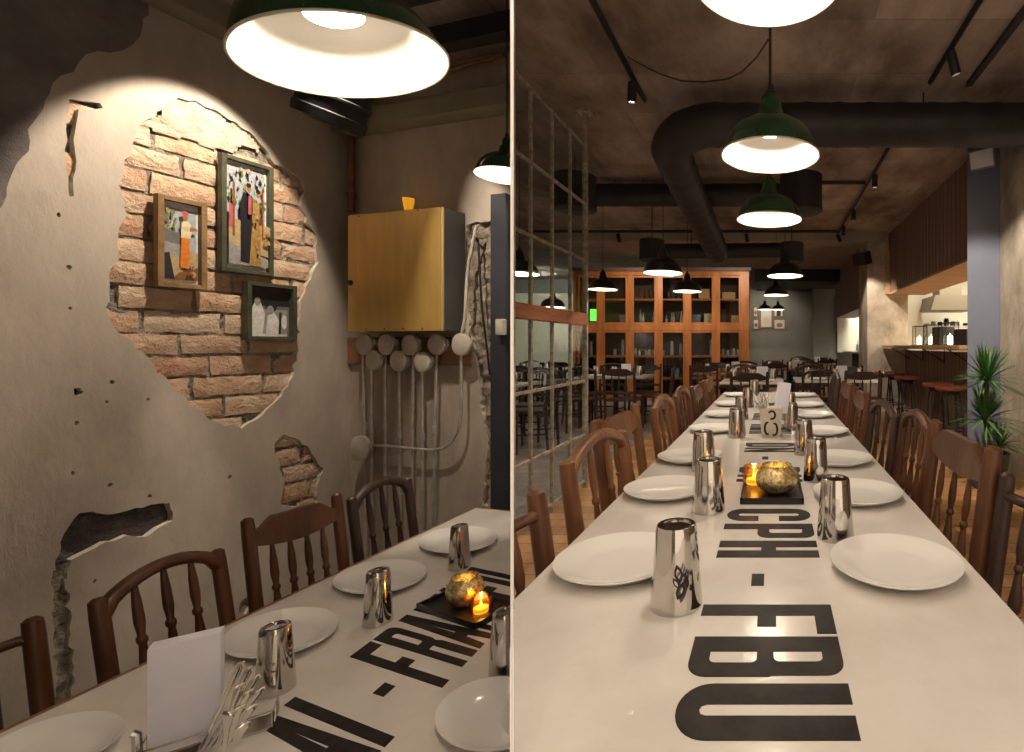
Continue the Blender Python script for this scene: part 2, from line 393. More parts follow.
holes = [roughen(patch, .025, .009), roughen(small, .02, .008), roughen(gouge, .02, .006), roughen(strip, .02, .007), roughen(chip, .02, .004), roughen(groove, .03, .004)]
for px, py, r in [(78,392,5),(112,382,2.6),(113,382,2),(107,402,2.2),(148,399,2.2),(77,423,2.4),(73,473,2.2),(110,485,2.6),(150,496,2.6),(230,477,2.6),(59,215,2.6),(69,267,2.8),(70,308,2),(95,581,2),(98,649,2),(99,672,3)]:
    a = wl(px, py); q = wl(px+r, py)[0]-a[0]
    holes.append([(a[0]+q*1.0*math.cos(t*PI/4)*random.uniform(.7, 1.2), a[1]+.0034*r*1.05*math.sin(t*PI/4)*random.uniform(.7, 1.2)) for t in range(8)])
s_min = -2.7
o = sheet('wall_left', [(s_min, FL), (0.02, FL), (0.02, 3.0), (s_min, 3.0)], holes, .030, ['plaster', 'plaster_edge'], WM, -.015)
struct(o)
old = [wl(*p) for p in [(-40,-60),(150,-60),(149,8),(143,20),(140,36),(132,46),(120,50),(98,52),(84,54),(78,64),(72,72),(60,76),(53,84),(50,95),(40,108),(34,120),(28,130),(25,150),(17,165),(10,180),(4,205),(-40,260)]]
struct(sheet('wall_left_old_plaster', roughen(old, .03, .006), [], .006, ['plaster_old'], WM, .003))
mb = MB()
mb.prism([(s_min, FL), (0.02, FL), (0.02, 3.0), (s_min, 3.0)], lambda x, y: V((x, y, -.12)), lambda x, y: V((x, y, -.050)))
# relief ground behind the openings
struct(mb.obj('wall_left_rough_backing', 'rubble_dark', smooth=False, mtx=WM))
def pip(p, poly):
    c = False; n = len(poly)
    for i in range(n):
        a, b = poly[i], poly[(i+1) % n]
        if (a[1] > p[1]) != (b[1] > p[1]) and p[0] < (b[0]-a[0])*(p[1]-a[1])/(b[1]-a[1])+a[0]: c = not c
    return c
from mathutils import noise as NZ
def relief(name, poly, m, base, amp, step=.012, freq=18):
    xs = [p[0] for p in poly]; ys = [p[1] for p in poly]; mb = MB(); g = {}
    nx = int((max(xs)-min(xs))/step)+4; ny = int((max(ys)-min(ys))/step)+4
    for i in range(nx):
        for j in range(ny):
            x = min(xs)-step+i*step; y = min(ys)-step+j*step
            z = base + amp*(NZ.noise((x*freq, y*freq, 3))*.6 + NZ.noise((x*freq*3, y*freq*3, 9))*.4)
            g[i, j] = mb.b.verts.new((x, y, z))
    for i in range(nx-1):
        for j in range(ny-1): mb._f([g[i, j], g[i+1, j], g[i+1, j+1], g[i, j+1]])
    return struct(mb.obj(name, m, smooth=True, mtx=WM, recalc=False))
relief('wall_left_gouge', gouge, 'rubble_dark', -.030, .022)
relief('wall_left_rough_strip', strip, 'rubble', -.014, .016)
relief('wall_left_chip', chip, 'rubble', -.018, .01)
relief('wall_left_groove', groove, 'rubble_dark', -.022, .01)
relief('wall_left_mortar', patch, 'mortar', -.024, .014, step=.015)
relief('wall_left_small_mortar', small, 'mortar', -.024, .014)
def bricks(name, polys):
    mb = MB(); bh, bw, g = .096, .255, .014; row = 0
    t = .30
    while t < 2.1:
        s = -1.6 + (row % 2)*bw/2 + random.uniform(-.02, .02)
        while s < 0:
            L_ = bw*random.uniform(.86, 1.10); c = (s+L_/2, t+bh/2)
            if any(pip((c[0]+dx, c[1]), q) or pip((c[0]+dx, c[1]+dy), q) for q in polys for dx in (-.09, 0, .09) for dy in (-.03, .03)):
                d = random.uniform(-.016, -.007); hh = bh*random.uniform(.80, .92)
                n = 6; m_ = 3; vs = {}
                for i in range(n+1):
                    for j in range(m_+1):
                        x = s+g/2 + (L_-g)*i/n; y = t + (bh-hh)/2 + hh*j/m_
                        edge = i in (0, n) or j in (0, m_)
                        x += random.uniform(-.004, .004); y += random.uniform(-.0035, .0035)
                        vs[i, j] = mb.b.verts.new((x, y, d-(.006 if edge else 0)+random.uniform(-.0025, .0025)))
                for i in range(n):
                    for j in range(m_): mb._f([vs[i, j], vs[i+1, j], vs[i+1, j+1], vs[i, j+1]])
                rim = [(i, 0) for i in range(n)]+[(n, j) for j in range(m_)]+[(i, m_) for i in range(n, 0, -1)]+[(0, j) for j in range(m_, 0, -1)]
                back = [mb.b.verts.new(vs[r].co+V((0, 0, -.03))) for r in rim]
                for k in range(len(rim)):
                    k2 = (k+1) % len(rim); mb._f([vs[rim[k2]], vs[rim[k]], back[k], back[k2]])
            s += L_
        t += bh; row += 1
    return struct(mb.obj(name, 'brick', smooth=True, mtx=WM, recalc=False))
bricks('wall_left_brickwork', [patch, small])
# skim of old bedding plaster at the head of the patch
skim = [wl(*p) for p in [(178,95),(196,99),(216,108),(236,120),(252,134),(262,150),(240,152),(214,150),(196,146),(176,138),(160,134),(145,128),(143,118),(158,110),(166,101)]]
mb = MB(); xs = [p[0] for p in skim]; ys = [p[1] for p in skim]; st = .012; g = {}
for i in range(int((max(xs)-min(xs))/st)+2):
    for j in range(int((max(ys)-min(ys))/st)+2):
        x = min(xs)+i*st; y = min(ys)+j*st
        if pip((x+NZ.noise((x*15, y*15, 1))*.03, y+NZ.noise((x*15, y*15, 5))*.03), skim):
            g[i, j] = mb.b.verts.new((x, y, -.008+.008*NZ.noise((x*14, y*14, 2))))
for (i, j) in list(g):
    if (i+1, j) in g and (i+1, j+1) in g and (i, j+1) in g: mb._f([g[i, j], g[i+1, j], g[i+1, j+1], g[i, j+1]])
struct(mb.obj('wall_left_skim', 'skim', mtx=WM, recalc=False))
# --- back wall of the small room
s_end = bl(511.0, 300)[0]
rough_col = [bl(*p) for p in [(466,226),(476,222),(495,220),(495,300),(496,400),(492,470),(488,505),(482,505),(486,470),(487,440),(480,400),(476,360),(470,330),(462,280)]]
o = sheet('wall_back', [(-.02, FL), (s_end, FL), (s_end, 3.0), (-.02, 3.0)], [roughen(rough_col, .02, .006)], .03, ['plaster', 'plaster_edge'], BM_, -.015)
struct(o)
xs = [p[0] for p in rough_col]; ys = [p[1] for p in rough_col]
mb = MB(); g = {}; st = .012
for i in range(int((max(xs)-min(xs))/st)+3):
    for j in range(int((max(ys)-min(ys))/st)+3):
        x = min(xs)-st+i*st; y = min(ys)-st+j*st
        g[i, j] = mb.b.verts.new((x, y, -.018+.022*NZ.noise((x*22, y*22, 2))+.008*NZ.noise((x*60, y*60, 2))))
for (i, j) in list(g):
    if (i+1, j+1) in g: mb._f([g[i, j], g[i+1, j], g[i+1, j+1], g[i, j+1]])
struct(mb.obj('wall_back_rough_strip', 'rubble', mtx=BM_, recalc=False))
# dark door at the end of the back wall
sa = bl(496, 300)[0]; mb = MB()
mb.prism([(sa, FL), (s_end, FL), (s_end, bl(500, 196)[1]), (sa, bl(500, 196)[1])], lambda x, y: V((x, y, .0)), lambda x, y: V((x, y, .035)))
dr = mb.obj('door_1', 'door_dark', smooth=False, mtx=BM_); struct(dr)
mb = MB(); c = bl(501, 327, .05); mb.box((c[0], c[1], .05), (.045, .08, .03), bev=.006)
mb.obj('door_handle', 'gray_cap', mtx=BM_).parent = dr
dr.children[0].matrix_world = BM_
# ceiling, floor and beam
def area_poly(pts, z0, z1, name, m):
    mb = MB(); mb.prism(pts, lambda x, y: V((x, y, z0)), lambda x, y: V((x, y, z1))); return struct(mb.obj(name, m, smooth=False))
cl = [(-4.2, -.6), (KP*.0-.01, -.6), (-.008, .0), (KP*3.0-.012, 3.0), (-2.2, 3.4), (-3.6, 3.2)]
c1 = area_poly(cl, CEIL_L, CEIL_L+.08, 'ceiling_small_room', 'ceiling_concrete')
f1 = area_poly(cl, FL-.08, FL, 'floor_small_room', 'floor_grey'); cut([c1, f1], -1)
area_poly([(-4.2, -.7), (-.05, -.7), (-.05, -.6), (-4.2, -.6)], FL, CEIL_L, 'wall_behind_added', 'plaster')  # unseen wall added to keep ambient light out of the small room
area_poly([(-4.2, -.6), (-2.83, -.6), (-2.83, .23), (-4.2, .23)], FL, CEIL_L, 'wall_left_near_added', 'plaster')  # unseen stretch of side wall, added to shut out ambient light
mb = MB(); t0 = wl(192, 26)[1]
mb.prism([(-2.6, t0), (0, t0), (0, CEIL_L), (-2.6, CEIL_L)], lambda x, y: V((x, y, .0)), lambda x, y: V((x, y, .13)))
struct(mb.obj('trim_1', 'olive_beam', smooth=False, mtx=WM))
# ================================================================== letters set into the tables
def rr(x0, y0, x1, y1, r, seg=6):       # rounded rectangle, r = radii bl, br, tr, tl
    pts = []
    for (cx, cy, q, a) in ((x0+r[0], y0+r[0], r[0], PI), (x1-r[1], y0+r[1], r[1], 1.5*PI), (x1-r[2], y1-r[2], r[2], 0), (x0+r[3], y1-r[3], r[3], .5*PI)):
        if q < 1e-4: pts.append((cx, cy))
        else: pts += [(cx+q*math.cos(a+PI/2*k/seg), cy+q*math.sin(a+PI/2*k/seg)) for k in range(seg+1)]
    return pts
WD, T = .39, .155
o_ = .12
GL = {
 'F': [[[(0,0),(T,0),(T,.43),(.30,.43),(.30,.57),(T,.57),(T,.86),(WD,.86),(WD,1),(0,1)]]],
 'B': [[rr(0,0,WD,.55,(0,o_,.04,0)), rr(T,.13,.265,.44,(.0,.04,.04,0))], [rr(0,.47,WD-.01,1,(0,.04,o_,0)), rr(T,.55,.255,.87,(.0,.04,.04,0))]],
 'U': [[[(0,1),(0,.19)]+[(.19+.19*math.cos(a),.19+.19*math.sin(a)) for a in [PI+PI/2*k/8 for k in range(9)]]+[(WD-.19+.19*math.cos(a),.19+.19*math.sin(a)) for a in [1.5*PI+PI/2*k/8 for k in range(9)]]+[(WD,1),(WD-T,1),(WD-T,.19)]+[(WD/2+.04*math.cos(a),.17+.04*math.sin(a)) for a in [0,-PI/4,-PI/2,-.75*PI,-PI]]+[(T,.19),(T,1)]]],
 'H': [[[(0,0),(T,0),(T,.43),(WD-T,.43),(WD-T,0),(WD,0),(WD,1),(WD-T,1),(WD-T,.58),(T,.58),(T,1),(0,1)]]],
 'P': [[rr(0,.38,WD,1,(0,o_,o_,0)), rr(T,.51,.265,.87,(0,.04,.04,0))], [[(0,0),(T,0),(T,.40),(0,.40)]]],
 'C': [[[(T,.20),(T,.80)]+[(WD/2+.045*math.cos(a),.82+.045*math.sin(a)) for a in [PI,.75*PI,PI/2,PI/4,0]]+[(WD-T+.0,.62),(WD,.62),(WD,.81)]+[(WD-.19+.19*math.cos(a),.81+.19*math.sin(a)) for a in [PI/2*k/8 for k in range(9)]]+[(.19+.19*math.cos(a),.81+.19*math.sin(a)) for a in [PI/2+PI/2*k/8 for k in range(9)]]+[(0,.19)]+[(.19+.19*math.cos(a),.19+.19*math.sin(a)) for a in [PI+PI/2*k/8 for k in range(9)]]+[(WD-.19+.19*math.cos(a),.19+.19*math.sin(a)) for a in [1.5*PI+PI/2*k/8 for k in range(9)]]+[(WD,.38),(WD-T,.38)]+[(WD/2+.045*math.cos(a),.18+.045*math.sin(a)) for a in [0,-PI/4,-PI/2,-.75*PI,-PI]]]],
 'R': [[rr(0,.42,WD,1,(0,o_,o_,0)), rr(T,.55,.265,.87,(0,.04,.04,0))], [[(0,0),(T-.02,0),(T-.02,.44),(0,.44)]], [[(WD-T,0),(WD,0),(WD,.40),(WD-.04,.47),(WD-T,.47)]]],
 'A': [[[(0,0),(.13,0),(.17,.22),(.22,.22),(.26,0),(.39,0),(.29,1),(.10,1)], [(.18,.36),(.195,.74),(.21,.36)]]],
 'I': [[[(0,0),(T,0),(T,1),(0,1)]]],
 'N': [[[(0,0),(.12,0),(.12,.55),(.26,0),(.39,0),(.39,1),(.27,1),(.27,.45),(.13,1),(0,1)]]],
 'K': [[[(0,0),(.14,0),(.14,.34),(.17,.40),(.25,0),(.39,0),(.27,.56),(.38,1),(.25,1),(.14,.62),(.14,1),(0,1)]]],
 'D': [[rr(0,0,WD,1,(0,.17,.17,0)), rr(T,.13,.255,.87,(0,.04,.04,0))]],
 '-': [[[(0,.36),(.21,.36),(.21,.47),(0,.47)]]],
}
def letter(ch, org, ru, uu, parent, z, name='inlaid_letter'):
    """org = baseline corner, ru = world vector of one unit along the reading direction, uu = of one letter height."""
    W2 = lambda p: ((org+ru*p[0]+uu*p[1]).x, (org+ru*p[0]+uu*p[1]).y)
    shapes = [[[W2(p) for p in l] for l in sh] for sh in GL[ch]]
    vs, tris = fill2d(None, shapes); b = bmesh.new(); cnt = set(); h_ = .0006
    lo = [b.verts.new((v.x, v.y, -h_)) for v in vs]; hi = [b.verts.new((v.x, v.y, h_)) for v in vs]
    for t in tris:
        t = list(t); area = sum(vs[t[k]].x*vs[t[(k+1) % len(t)]].y-vs[t[(k+1) % len(t)]].x*vs[t[k]].y for k in range(len(t)))
        if area < 0: t = t[::-1]
        b.faces.new([hi[i] for i in t])
        for k in range(len(t)): cnt.add((t[k], t[(k+1) % len(t)]))
    for (p, q) in cnt:
        if (q, p) not in cnt: b.faces.new([hi[q], hi[p], lo[p], lo[q]])
    me = bpy.data.meshes.new(name); b.to_mesh(me); b.free(); me.materials.append(M['inlay'])
    me.transform(Matrix.Translation((0, 0, z+.0004)))
    o = bpy.data.objects.new(name, me); COL.objects.link(o)
    o.parent = parent; o.matrix_parent_inverse = Matrix.Translation(-parent.location)
    if name == 'inlaid_letter': o['label'] = 'black inlaid letter ' + ch if ch != '-' else 'small black inlaid dash'
    return o
# ================================================================== shared makers
def make_plate(name, c, r, label, group, rx=1, ry=1, rot=0):
    prof = [(0, .006), (.55, .006), (.66, .008), (.80, .014), (.95, .0225), (1.0, .0245), (1.0, .0225), (.93, .0165), (.78, .006), (.62, .001), (.56, 0), (0, .0)]
    mb = MB(); mb.lathe([(a*r, z*r/.135) for a, z in prof], seg=56)
    mb.b.transform(Matrix.Diagonal((rx, ry, 1, 1)))
    o = mb.obj(name, 'porcelain'); o.location = c; o.rotation_euler = (0, 0, rot)
    return tag(o, label, 'plate', group)
TUMB = [(0, .1395), (.024, .1395), (.0245, .1425), (.028, .1435), (.0325, .142), (.0345, .137), (.0355, .128), (.0445, .012), (.0452, .0), (.0438, .0), (.034, .124), (.0, .127)]
def make_tumbler(c, label, group, sc=1.0, hs=1.0):
    mb = MB(); mb.lathe([(r*sc, z*hs) for r, z in TUMB], seg=48)
    o = mb.obj('steel_tumbler', 'chrome'); o.location = c
    return tag(o, label, 'tumbler', group)
def spindle_profile(x, z0, z1, r=.012):
    h = z1-z0; pr = [(.0, .55), (.06, .6), (.10, 1.0), (.14, .6), (.17, 1.15), (.24, 1.25), (.34, .95), (.48, .62), (.50, .95), (.53, .95), (.55, .62), (.66, .95), (.80, .85), (.94, .55), (1, .5)]
    return [(r*b, z0+h*a) for a, b in pr]
def make_chair(kind, wood, width, H, label, group, name='dining_chair', n_sp=3, thick=.019):
    """origin on the floor under the middle of the back; the sitter faces +Y"""
    t = empty(name, (0, 0, 0), label, 'chair', group)
    hw = width/2; sh = .455
    lean = lambda z: 0 if z < sh else -(z-sh)*.13
    for s in (-1, 1):
        mb = MB()
        zs = [0, .2, .40, sh, .60, .75, H-.05, H-.008, H]
        rs = [.014, .017, .020, .021, thick, thick, thick*.98, thick*.9, thick*.45]
        mb.tube([(s*hw*(.92+.08*min(1, z/.6)), lean(z)-(.03*(1-z/sh) if z < sh else 0), z) for z in zs], rs, 12)
        mb.obj('back_post', wood, t)
        mb = MB(); mb.lathe([(.013, 0), (.016, .12), (.020, .30), (.024, .33), (.018, .345), (.022, .42), (.020, .44)], c=(s*(hw-.02), .39, 0), seg=12); mb.obj('leg', wood, t)
        mb = MB(); mb.tube([(s*(hw-.015), 0, .20), (s*(hw-.02), .38, .19)], .010, 8); mb.obj('stretcher', wood, t)
    mb = MB(); mb.tube([(-hw+.02, .38, .25), (hw-.02, .38, .25)], .010, 8); mb.obj('stretcher', wood, t)
    mb = MB(); pts = rr(-hw+.012, .0, hw-.012, .43, (.03, .03, .09, .09)); mb.prism(pts, lambda x, y: V((x, y, .437)), lambda x, y: V((x, y, .462))); mb.obj('seat', wood, t)
    zr = .555; mb = MB(); mb.box((0, lean(zr), zr), (width-.01, .018, .04), bev=.004); mb.obj('lower_rail', wood, t)
    if kind == 'arch':
        mb = MB(); pts = []; rad = []
        for k in range(15):
            a = k/14; x = -hw + width*a; z = H-.055 + .075*math.sin(PI*a)**.55*(1.0)
            pts.append((x, lean(z), z)); rad.append(.0185)
        mb.tube(pts, rad, 10, flat=(1.0, 1.0)); mb.obj('top_rail', wood, t)
        top = lambda x: H-.05 + .07*(max(0, math.cos(PI*x/width)))**.55
    elif kind == 'board':
        mb = MB(); ps = []
        N_ = 16
        up = [(-hw+width*k/N_, H-.060 + .045*(1 if abs(k/N_-.5) < .27 else max(0, (1-(abs(k/N_-.5)-.27)/.23))**1.5)) for k in range(N_+1)]
        dn = [(-hw+width*k/N_, H-.118 + .025*(1-math.sin(PI*k/N_))) for k in range(N_, -1, -1)]
        poly = up+dn; yy = lean(H-.08)
        mb.prism(poly, lambda x, z: V((x, lean(z)-.011, z)), lambda x, z: V((x, lean(z)+.011, z)))
        mb.obj('top_rail', wood, t, smooth=False); top = lambda x: H-.105
    else:                                # plain round rail
        mb = MB(); z = H-.055; mb.tube([(-hw, lean(z), z), (-hw/2, lean(z)-.015, z+.004), (hw/2, lean(z)-.015, z+.004), (hw, lean(z), z)], .0125, 10); mb.obj('top_rail', wood, t)
        top = lambda x: H-.055
    for k in range(n_sp):
        x = (k-(n_sp-1)/2)*width/(n_sp+1)*.95
        z0, z1 = zr+.015, top(x)
        mb = MB(); m = Matrix.Translation((x, 0, 0)); mb.lathe(spindle_profile(0, z0, z1), mtx=m, seg=12)
        for v in mb.b.verts: v.co.y += lean(v.co.z)
        mb.obj('spindle', wood, t)
    return t
DOME = [(.028, .222), (.034, .214), (.037, .195), (.050, .142), (.056, .134), (.068, .129), (.098, .118), (.128, .099), (.152, .070), (.168, .034), (.180, .0)]
def make_pendant(c, dia, label, group, color='enamel_green', cord_to=3.2, tilt=None, energy=P_LAMP, name='pendant_lamp', bulb=True, soft=.02, lcol=WARM):
    k = dia/.36
    t = empty(name, c, label, 'lamp', group)
    if tilt is not None: t.rotation_mode = 'QUATERNION'; t.rotation_quaternion = tilt
    prof = [(r*k, z*k) for r, z in DOME]
    mb = MB(); mb.lathe([(0, prof[0][1])] + prof + [(.1775*k, .001)] , seg=56); mb.obj('shade', color, t)
    ins = [(.1775*k, .001), (.165*k, .018*k), (.150*k, .046*k), (.134*k, .066*k), (.112*k, .080*k), (.075*k, .087*k), (.050*k, .088*k), (.047*k, .138*k), (0, .139*k)]
    mb = MB(); mb.lathe(ins, seg=56); mb.obj('reflector', 'enamel_white', t)
    mb = MB(); mb.tube([(.1795*k*math.cos(a), .1795*k*math.sin(a), 0) for a in [2*PI*j/56 for j in range(57)]], .0028*k, 6, caps=False); mb.obj('rim', 'enamel_lip', t)
    mb = MB(); mb.lathe([(0, .262*k), (.010*k, .262*k), (.013*k, .240*k), (.022*k, .233*k), (.024*k, .221*k), (0, .221*k)], seg=20); mb.obj('cap', 'black', t)
    if bulb:
        mb = MB(); mb.lathe([(0, .113*k), (.020*k, .114*k), (.030*k, .119*k), (.030*k, .127*k), (.022*k, .133*k), (.014*k, .136*k), (.014*k, .139*k)], seg=20); mb.obj('bulb', 'bulb', t)
    if cord_to:
        mb = MB(); inv = (tilt.to_matrix().to_4x4().inverted() if tilt is not None else Matrix())
        mb.tube([V((0, 0, .26*k)), inv @ V((0, 0, cord_to-c[2]))], .003, 6); mb.obj('cord', 'black', t)
    l = bpy.data.lights.new('lamp_light', 'POINT'); l.energy = energy; l.color = lcol; l.shadow_soft_size = .006
    lo = bpy.data.objects.new('lamp_light', l); COL.objects.link(lo); lo.parent = t; lo.location = (0, 0, .104*k)
    return t
# ================================================================== LEFT table
tu = V((.0946, .9955, 0)).normalized()
e0 = L(290, 596.5, HL)                  # a point of its far long edge
far = L(476, 508, HL)
tw = V((-.9617, .274, 0)).normalized()
def lt(a, b, z=0): return far - tu*a - tw*b + V((0, 0, z))      # a back along the edge, b across
tl = empty('dining_table', far-V((0, 0, HL-FL)), 'long pale marble table with wooden edge below the brick patch', 'table')
def flatpart(name, pts, z0, z1, m, parent):
    mb = MB(); mb.prism([(p.x, p.y) for p in pts], lambda x, y: V((x, y, z0)), lambda x, y: V((x, y, z1)))
    o = mb.obj(name, m, smooth=False); o.parent = parent; o.matrix_parent_inverse = Matrix.Translation(-parent.location); return o
top = flatpart('table_top', [lt(0, 0), lt(0, 1.3), lt(2.6, 1.3), lt(2.6, 0)], HL-.03, HL, 'marble', tl)
ed1 = flatpart('edge_band', [lt(-.015, 0), lt(2.6, 0), lt(2.6, -.016), lt(-.015, -.016)], HL-.045, HL-.001, 'table_wood', tl)
ed2 = flatpart('edge_band', [lt(0, 0), lt(0, 1.3), lt(-.015, 1.3), lt(-.015, 0)], HL-.045, HL-.001, 'table_wood', tl)
apr = flatpart('apron', [lt(.08, .08), lt(.08, 1.2), lt(2.5, 1.2), lt(2.5, .08)], HL-.10, HL-.03, 'table_wood', tl)
lg = []
for a in (.30, 1.9):
    p = lt(a, .64); mb = MB(); mb.lathe([(.16, 0), (.16, .02), (.04, .05), (.035, .60), (.10, .64), (.10, .652)], c=(0, 0, 0), seg=24)
    o = mb.obj('leg', 'black', tl); o.matrix_parent_inverse = Matrix.Translation(-tl.location); o.location = (p.x, p.y, FL); lg.append(o)
cut([top, ed1, ed2, apr]+lg, -1)
# letters, measured at their baseline and cap ends
def aff(p00, p10, p01):                 # three pixels on the table: baseline start, baseline one letter on, cap start
    a, b, c = (L(*p, HL) for p in (p00, p10, p01)); return a, b-a, c-a
Fb = L(442, 688, HL); Fc = L(349.5, 657, HL); Ab = L(494, 634, HL)
uu = Fc-Fb; ru = (Ab-Fb)/(3*WD+2*.05)
ru = ru
words_l = [('F', 0), ('R', WD+.05), ('A', 2*WD+.10), ('-', -.42), ('I', -.55-.30-T), ('A', -.55-.30-T-.05-WD)]
ll = []
for ch, a in words_l: ll.append(letter(ch, Fb+ru*a, ru, uu, tl, HL))
for ch, a in (('N', 3*WD+.15), ('K', 4*WD+.20), ('F', 5*WD+.25), ('U', 6*WD+.30)): ll.append(letter(ch, Fb+ru*a, ru, uu, tl, HL))
cut(ll, -1)
def oval(px, py, a, b, level, maxasp=1.45):
    """true footprint of a dish from its outline: centre, half axes, turn"""
    c = L(px, py, level); N_ = 64; pts = []
    for k in range(N_):
        t = 2*PI*k/N_; q = L(px+a*math.cos(t), py+b*math.sin(t), level); pts.append((q.x, q.y))
    mx = sum(p[0] for p in pts)/N_; my = sum(p[1] for p in pts)/N_
    sxx = sum((p[0]-mx)**2 for p in pts)/N_*2; syy = sum((p[1]-my)**2 for p in pts)/N_*2; sxy = sum((p[0]-mx)*(p[1]-my) for p in pts)/N_*2
    tr, det = sxx+syy, sxx*syy-sxy*sxy; l1 = tr/2+math.sqrt(max(0, tr*tr/4-det)); l2 = det/l1
    th = .5*math.atan2(2*sxy, sxx-syy); r1, r2 = math.sqrt(l1), math.sqrt(l2); gm = math.sqrt(r1*r2)
    asp = min(r1/r2, maxasp); r1, r2 = gm*math.sqrt(asp), gm/math.sqrt(asp)
    # keep the seen width
    return V((mx, my, level)), r1, r2, th
lp = []
for (px, py, a, b, lab) in [(282, 633, 52.5, 25.5, 'white plate behind the tumbler at the middle of the table below the brick patch'),
                            (381, 577, 45, 17, 'white plate behind the tumbler nearest to the candle tray in the small room'),
                            (458.5, 540, 38.5, 13.5, 'white plate at the far end of the small room table, by the meter pipes'),
                            (50, 748, 66, 33, 'white plate cropped by the lower picture corner, before the empty chair rail'),
                            (496, 714, 60, 37, 'white plate on the near side of the small table, cut off by the partition')]:
    c, r1, r2, th = oval(px, py, a, b, HL+.02)
    c.z = HL+.0005
    o = make_plate('dinner_plate', c, .135, lab, 'plates on the small room table', rx=r1/.135, ry=r2/.135, rot=th); lp.append(o)
cut(lp, -1)
for (px, py, lab) in [(275.5, 690, 'upturned steel tumbler between the cutlery and the dash inlaid in the table'),
                      (378, 622, 'upturned steel tumbler standing by the letters beside the middle plate'),
                      (459.5, 567, 'upturned steel tumbler behind the gold candle holder near the meter pipes'),
                      (505, 672, 'upturned steel tumbler half hidden by the partition edge, small room')]:
    o = make_tumbler(L(px, py, HL+.0005), lab, 'tumblers on the small room table', sc=.80, hs=1.05)
    if px > 490: cut([o], -1)
# tray with the two candle holders
def make_tray(c, ax, ay, hx, hy, label):
    ax = ax.normalized(); ay = ay.normalized()
    t = empty('candle_tray', c, label, 'tray')
    def q(u, v, z): return ax*u+ay*v+V((0, 0, z))
    mb = MB(); mb.prism([(-hx, -hy), (hx, -hy), (hx, hy), (-hx, hy)], lambda x, y: q(x, y, 0), lambda x, y: q(x, y, .006)); mb.obj('tray_base', 'tray', t, smooth=False)
    mb = MB()
    for (a, b, c_, d) in ((-hx, -hy, hx, -hy+.006), (-hx, hy-.006, hx, hy), (-hx, -hy, -hx+.006, hy), (hx-.006, -hy, hx, hy)):
        mb.prism([(a, b), (c_, b), (c_, d), (a, d)], lambda x, y: q(x, y, .006), lambda x, y: q(x, y, .018))
    mb.obj('tray_rim', 'tray', t, smooth=False)
    return t
def make_votive(c, r, kind, label, zs=1.0):
    if kind == 'mercury':
        t = empty('candle_holder', c, label, 'candle holder', None); t.scale = (1, 1, zs)
        mb = MB(); mb.lathe([(0, .0), (.45*r, 0), (.75*r, .14*r), (.95*r, .42*r), (r, .68*r), (.94*r, .95*r), (.78*r, 1.16*r), (.68*r, 1.24*r), (.71*r, 1.30*r), (.67*r, 1.30*r), (.63*r, 1.2*r), (.80*r, .9*r), (.85*r, .5*r), (0, .12*r)], seg=40); mb.obj('globe_bowl', 'mercury', t)
        mb = MB(); mb.lathe([(0, .16*r), (.5*r, .16*r), (.5*r, .5*r), (0, .5*r)], seg=20); mb.obj('tealight', 'wax', t)
    else:
        t = empty('candle_holder', c, label, 'candle holder', None)
        mb = MB(); mb.lathe([(0, 0), (.8*r, 0), (.95*r, .3*r), (r, .8*r), (.92*r, 1.3*r), (.86*r, 1.55*r), (.80*r, 1.55*r), (.85*r, 1.2*r), (.9*r, .8*r), (.85*r, .35*r), (0, .1*r)], seg=32); mb.obj('glass_cup', 'amber_clear', t)
        mb = MB(); mb.lathe([(0, .12*r), (.62*r, .12*r), (.62*r, .5*r), (0, .5*r)], seg=20); mb.obj('tealight', 'wax', t)
        mb = MB(); mb.lathe([(0, .52*r), (.13*r, .62*r), (.10*r, .85*r), (0, 1.15*r)], seg=12); mb.obj('flame', 'flame', t)
        l = bpy.data.lights.new('candle_light', 'POINT'); l.energy = .07; l.color = (1, .6, .25); l.shadow_soft_size = .01
        lo = bpy.data.objects.new('candle_light', l); COL.objects.link(lo); lo.parent = t; lo.location = (0, 0, 1.2*r)
    return t
m = glass('amber_clear', (1.0, .68, .22), .18, .1)
c1 = L(423, 609, HL); c2 = L(442, 592.5, HL); c3 = L(486, 631, HL)
cc = (c2+c3)/2 + V((.0, 0, 0)); ex = c3-c1; ey = c2-c1
# tray sits square to the table letters
trc = c1 + ex*.53 + ey*.62
mt = make_tray(trc+V((0, 0, .0006)), ex, V((-ex.y, ex.x, 0)) if V((-ex.y, ex.x, 0)).dot(ey) > 0 else V((ex.y, -ex.x, 0)), ex.length/2*.94, .066, 'black square tray with two glowing candle holders in the small room')
make_votive(L(465, 606, HL)+V((0, 0, .0075)), .052, 'mercury', 'mottled gold glass globe candle holder on the small room tray', zs=1.25)
make_votive(L(481, 615, HL)+V((0, 0, .0075)), .032, 'amber', 'small amber glass candle holder burning beside the gold globe, small room')
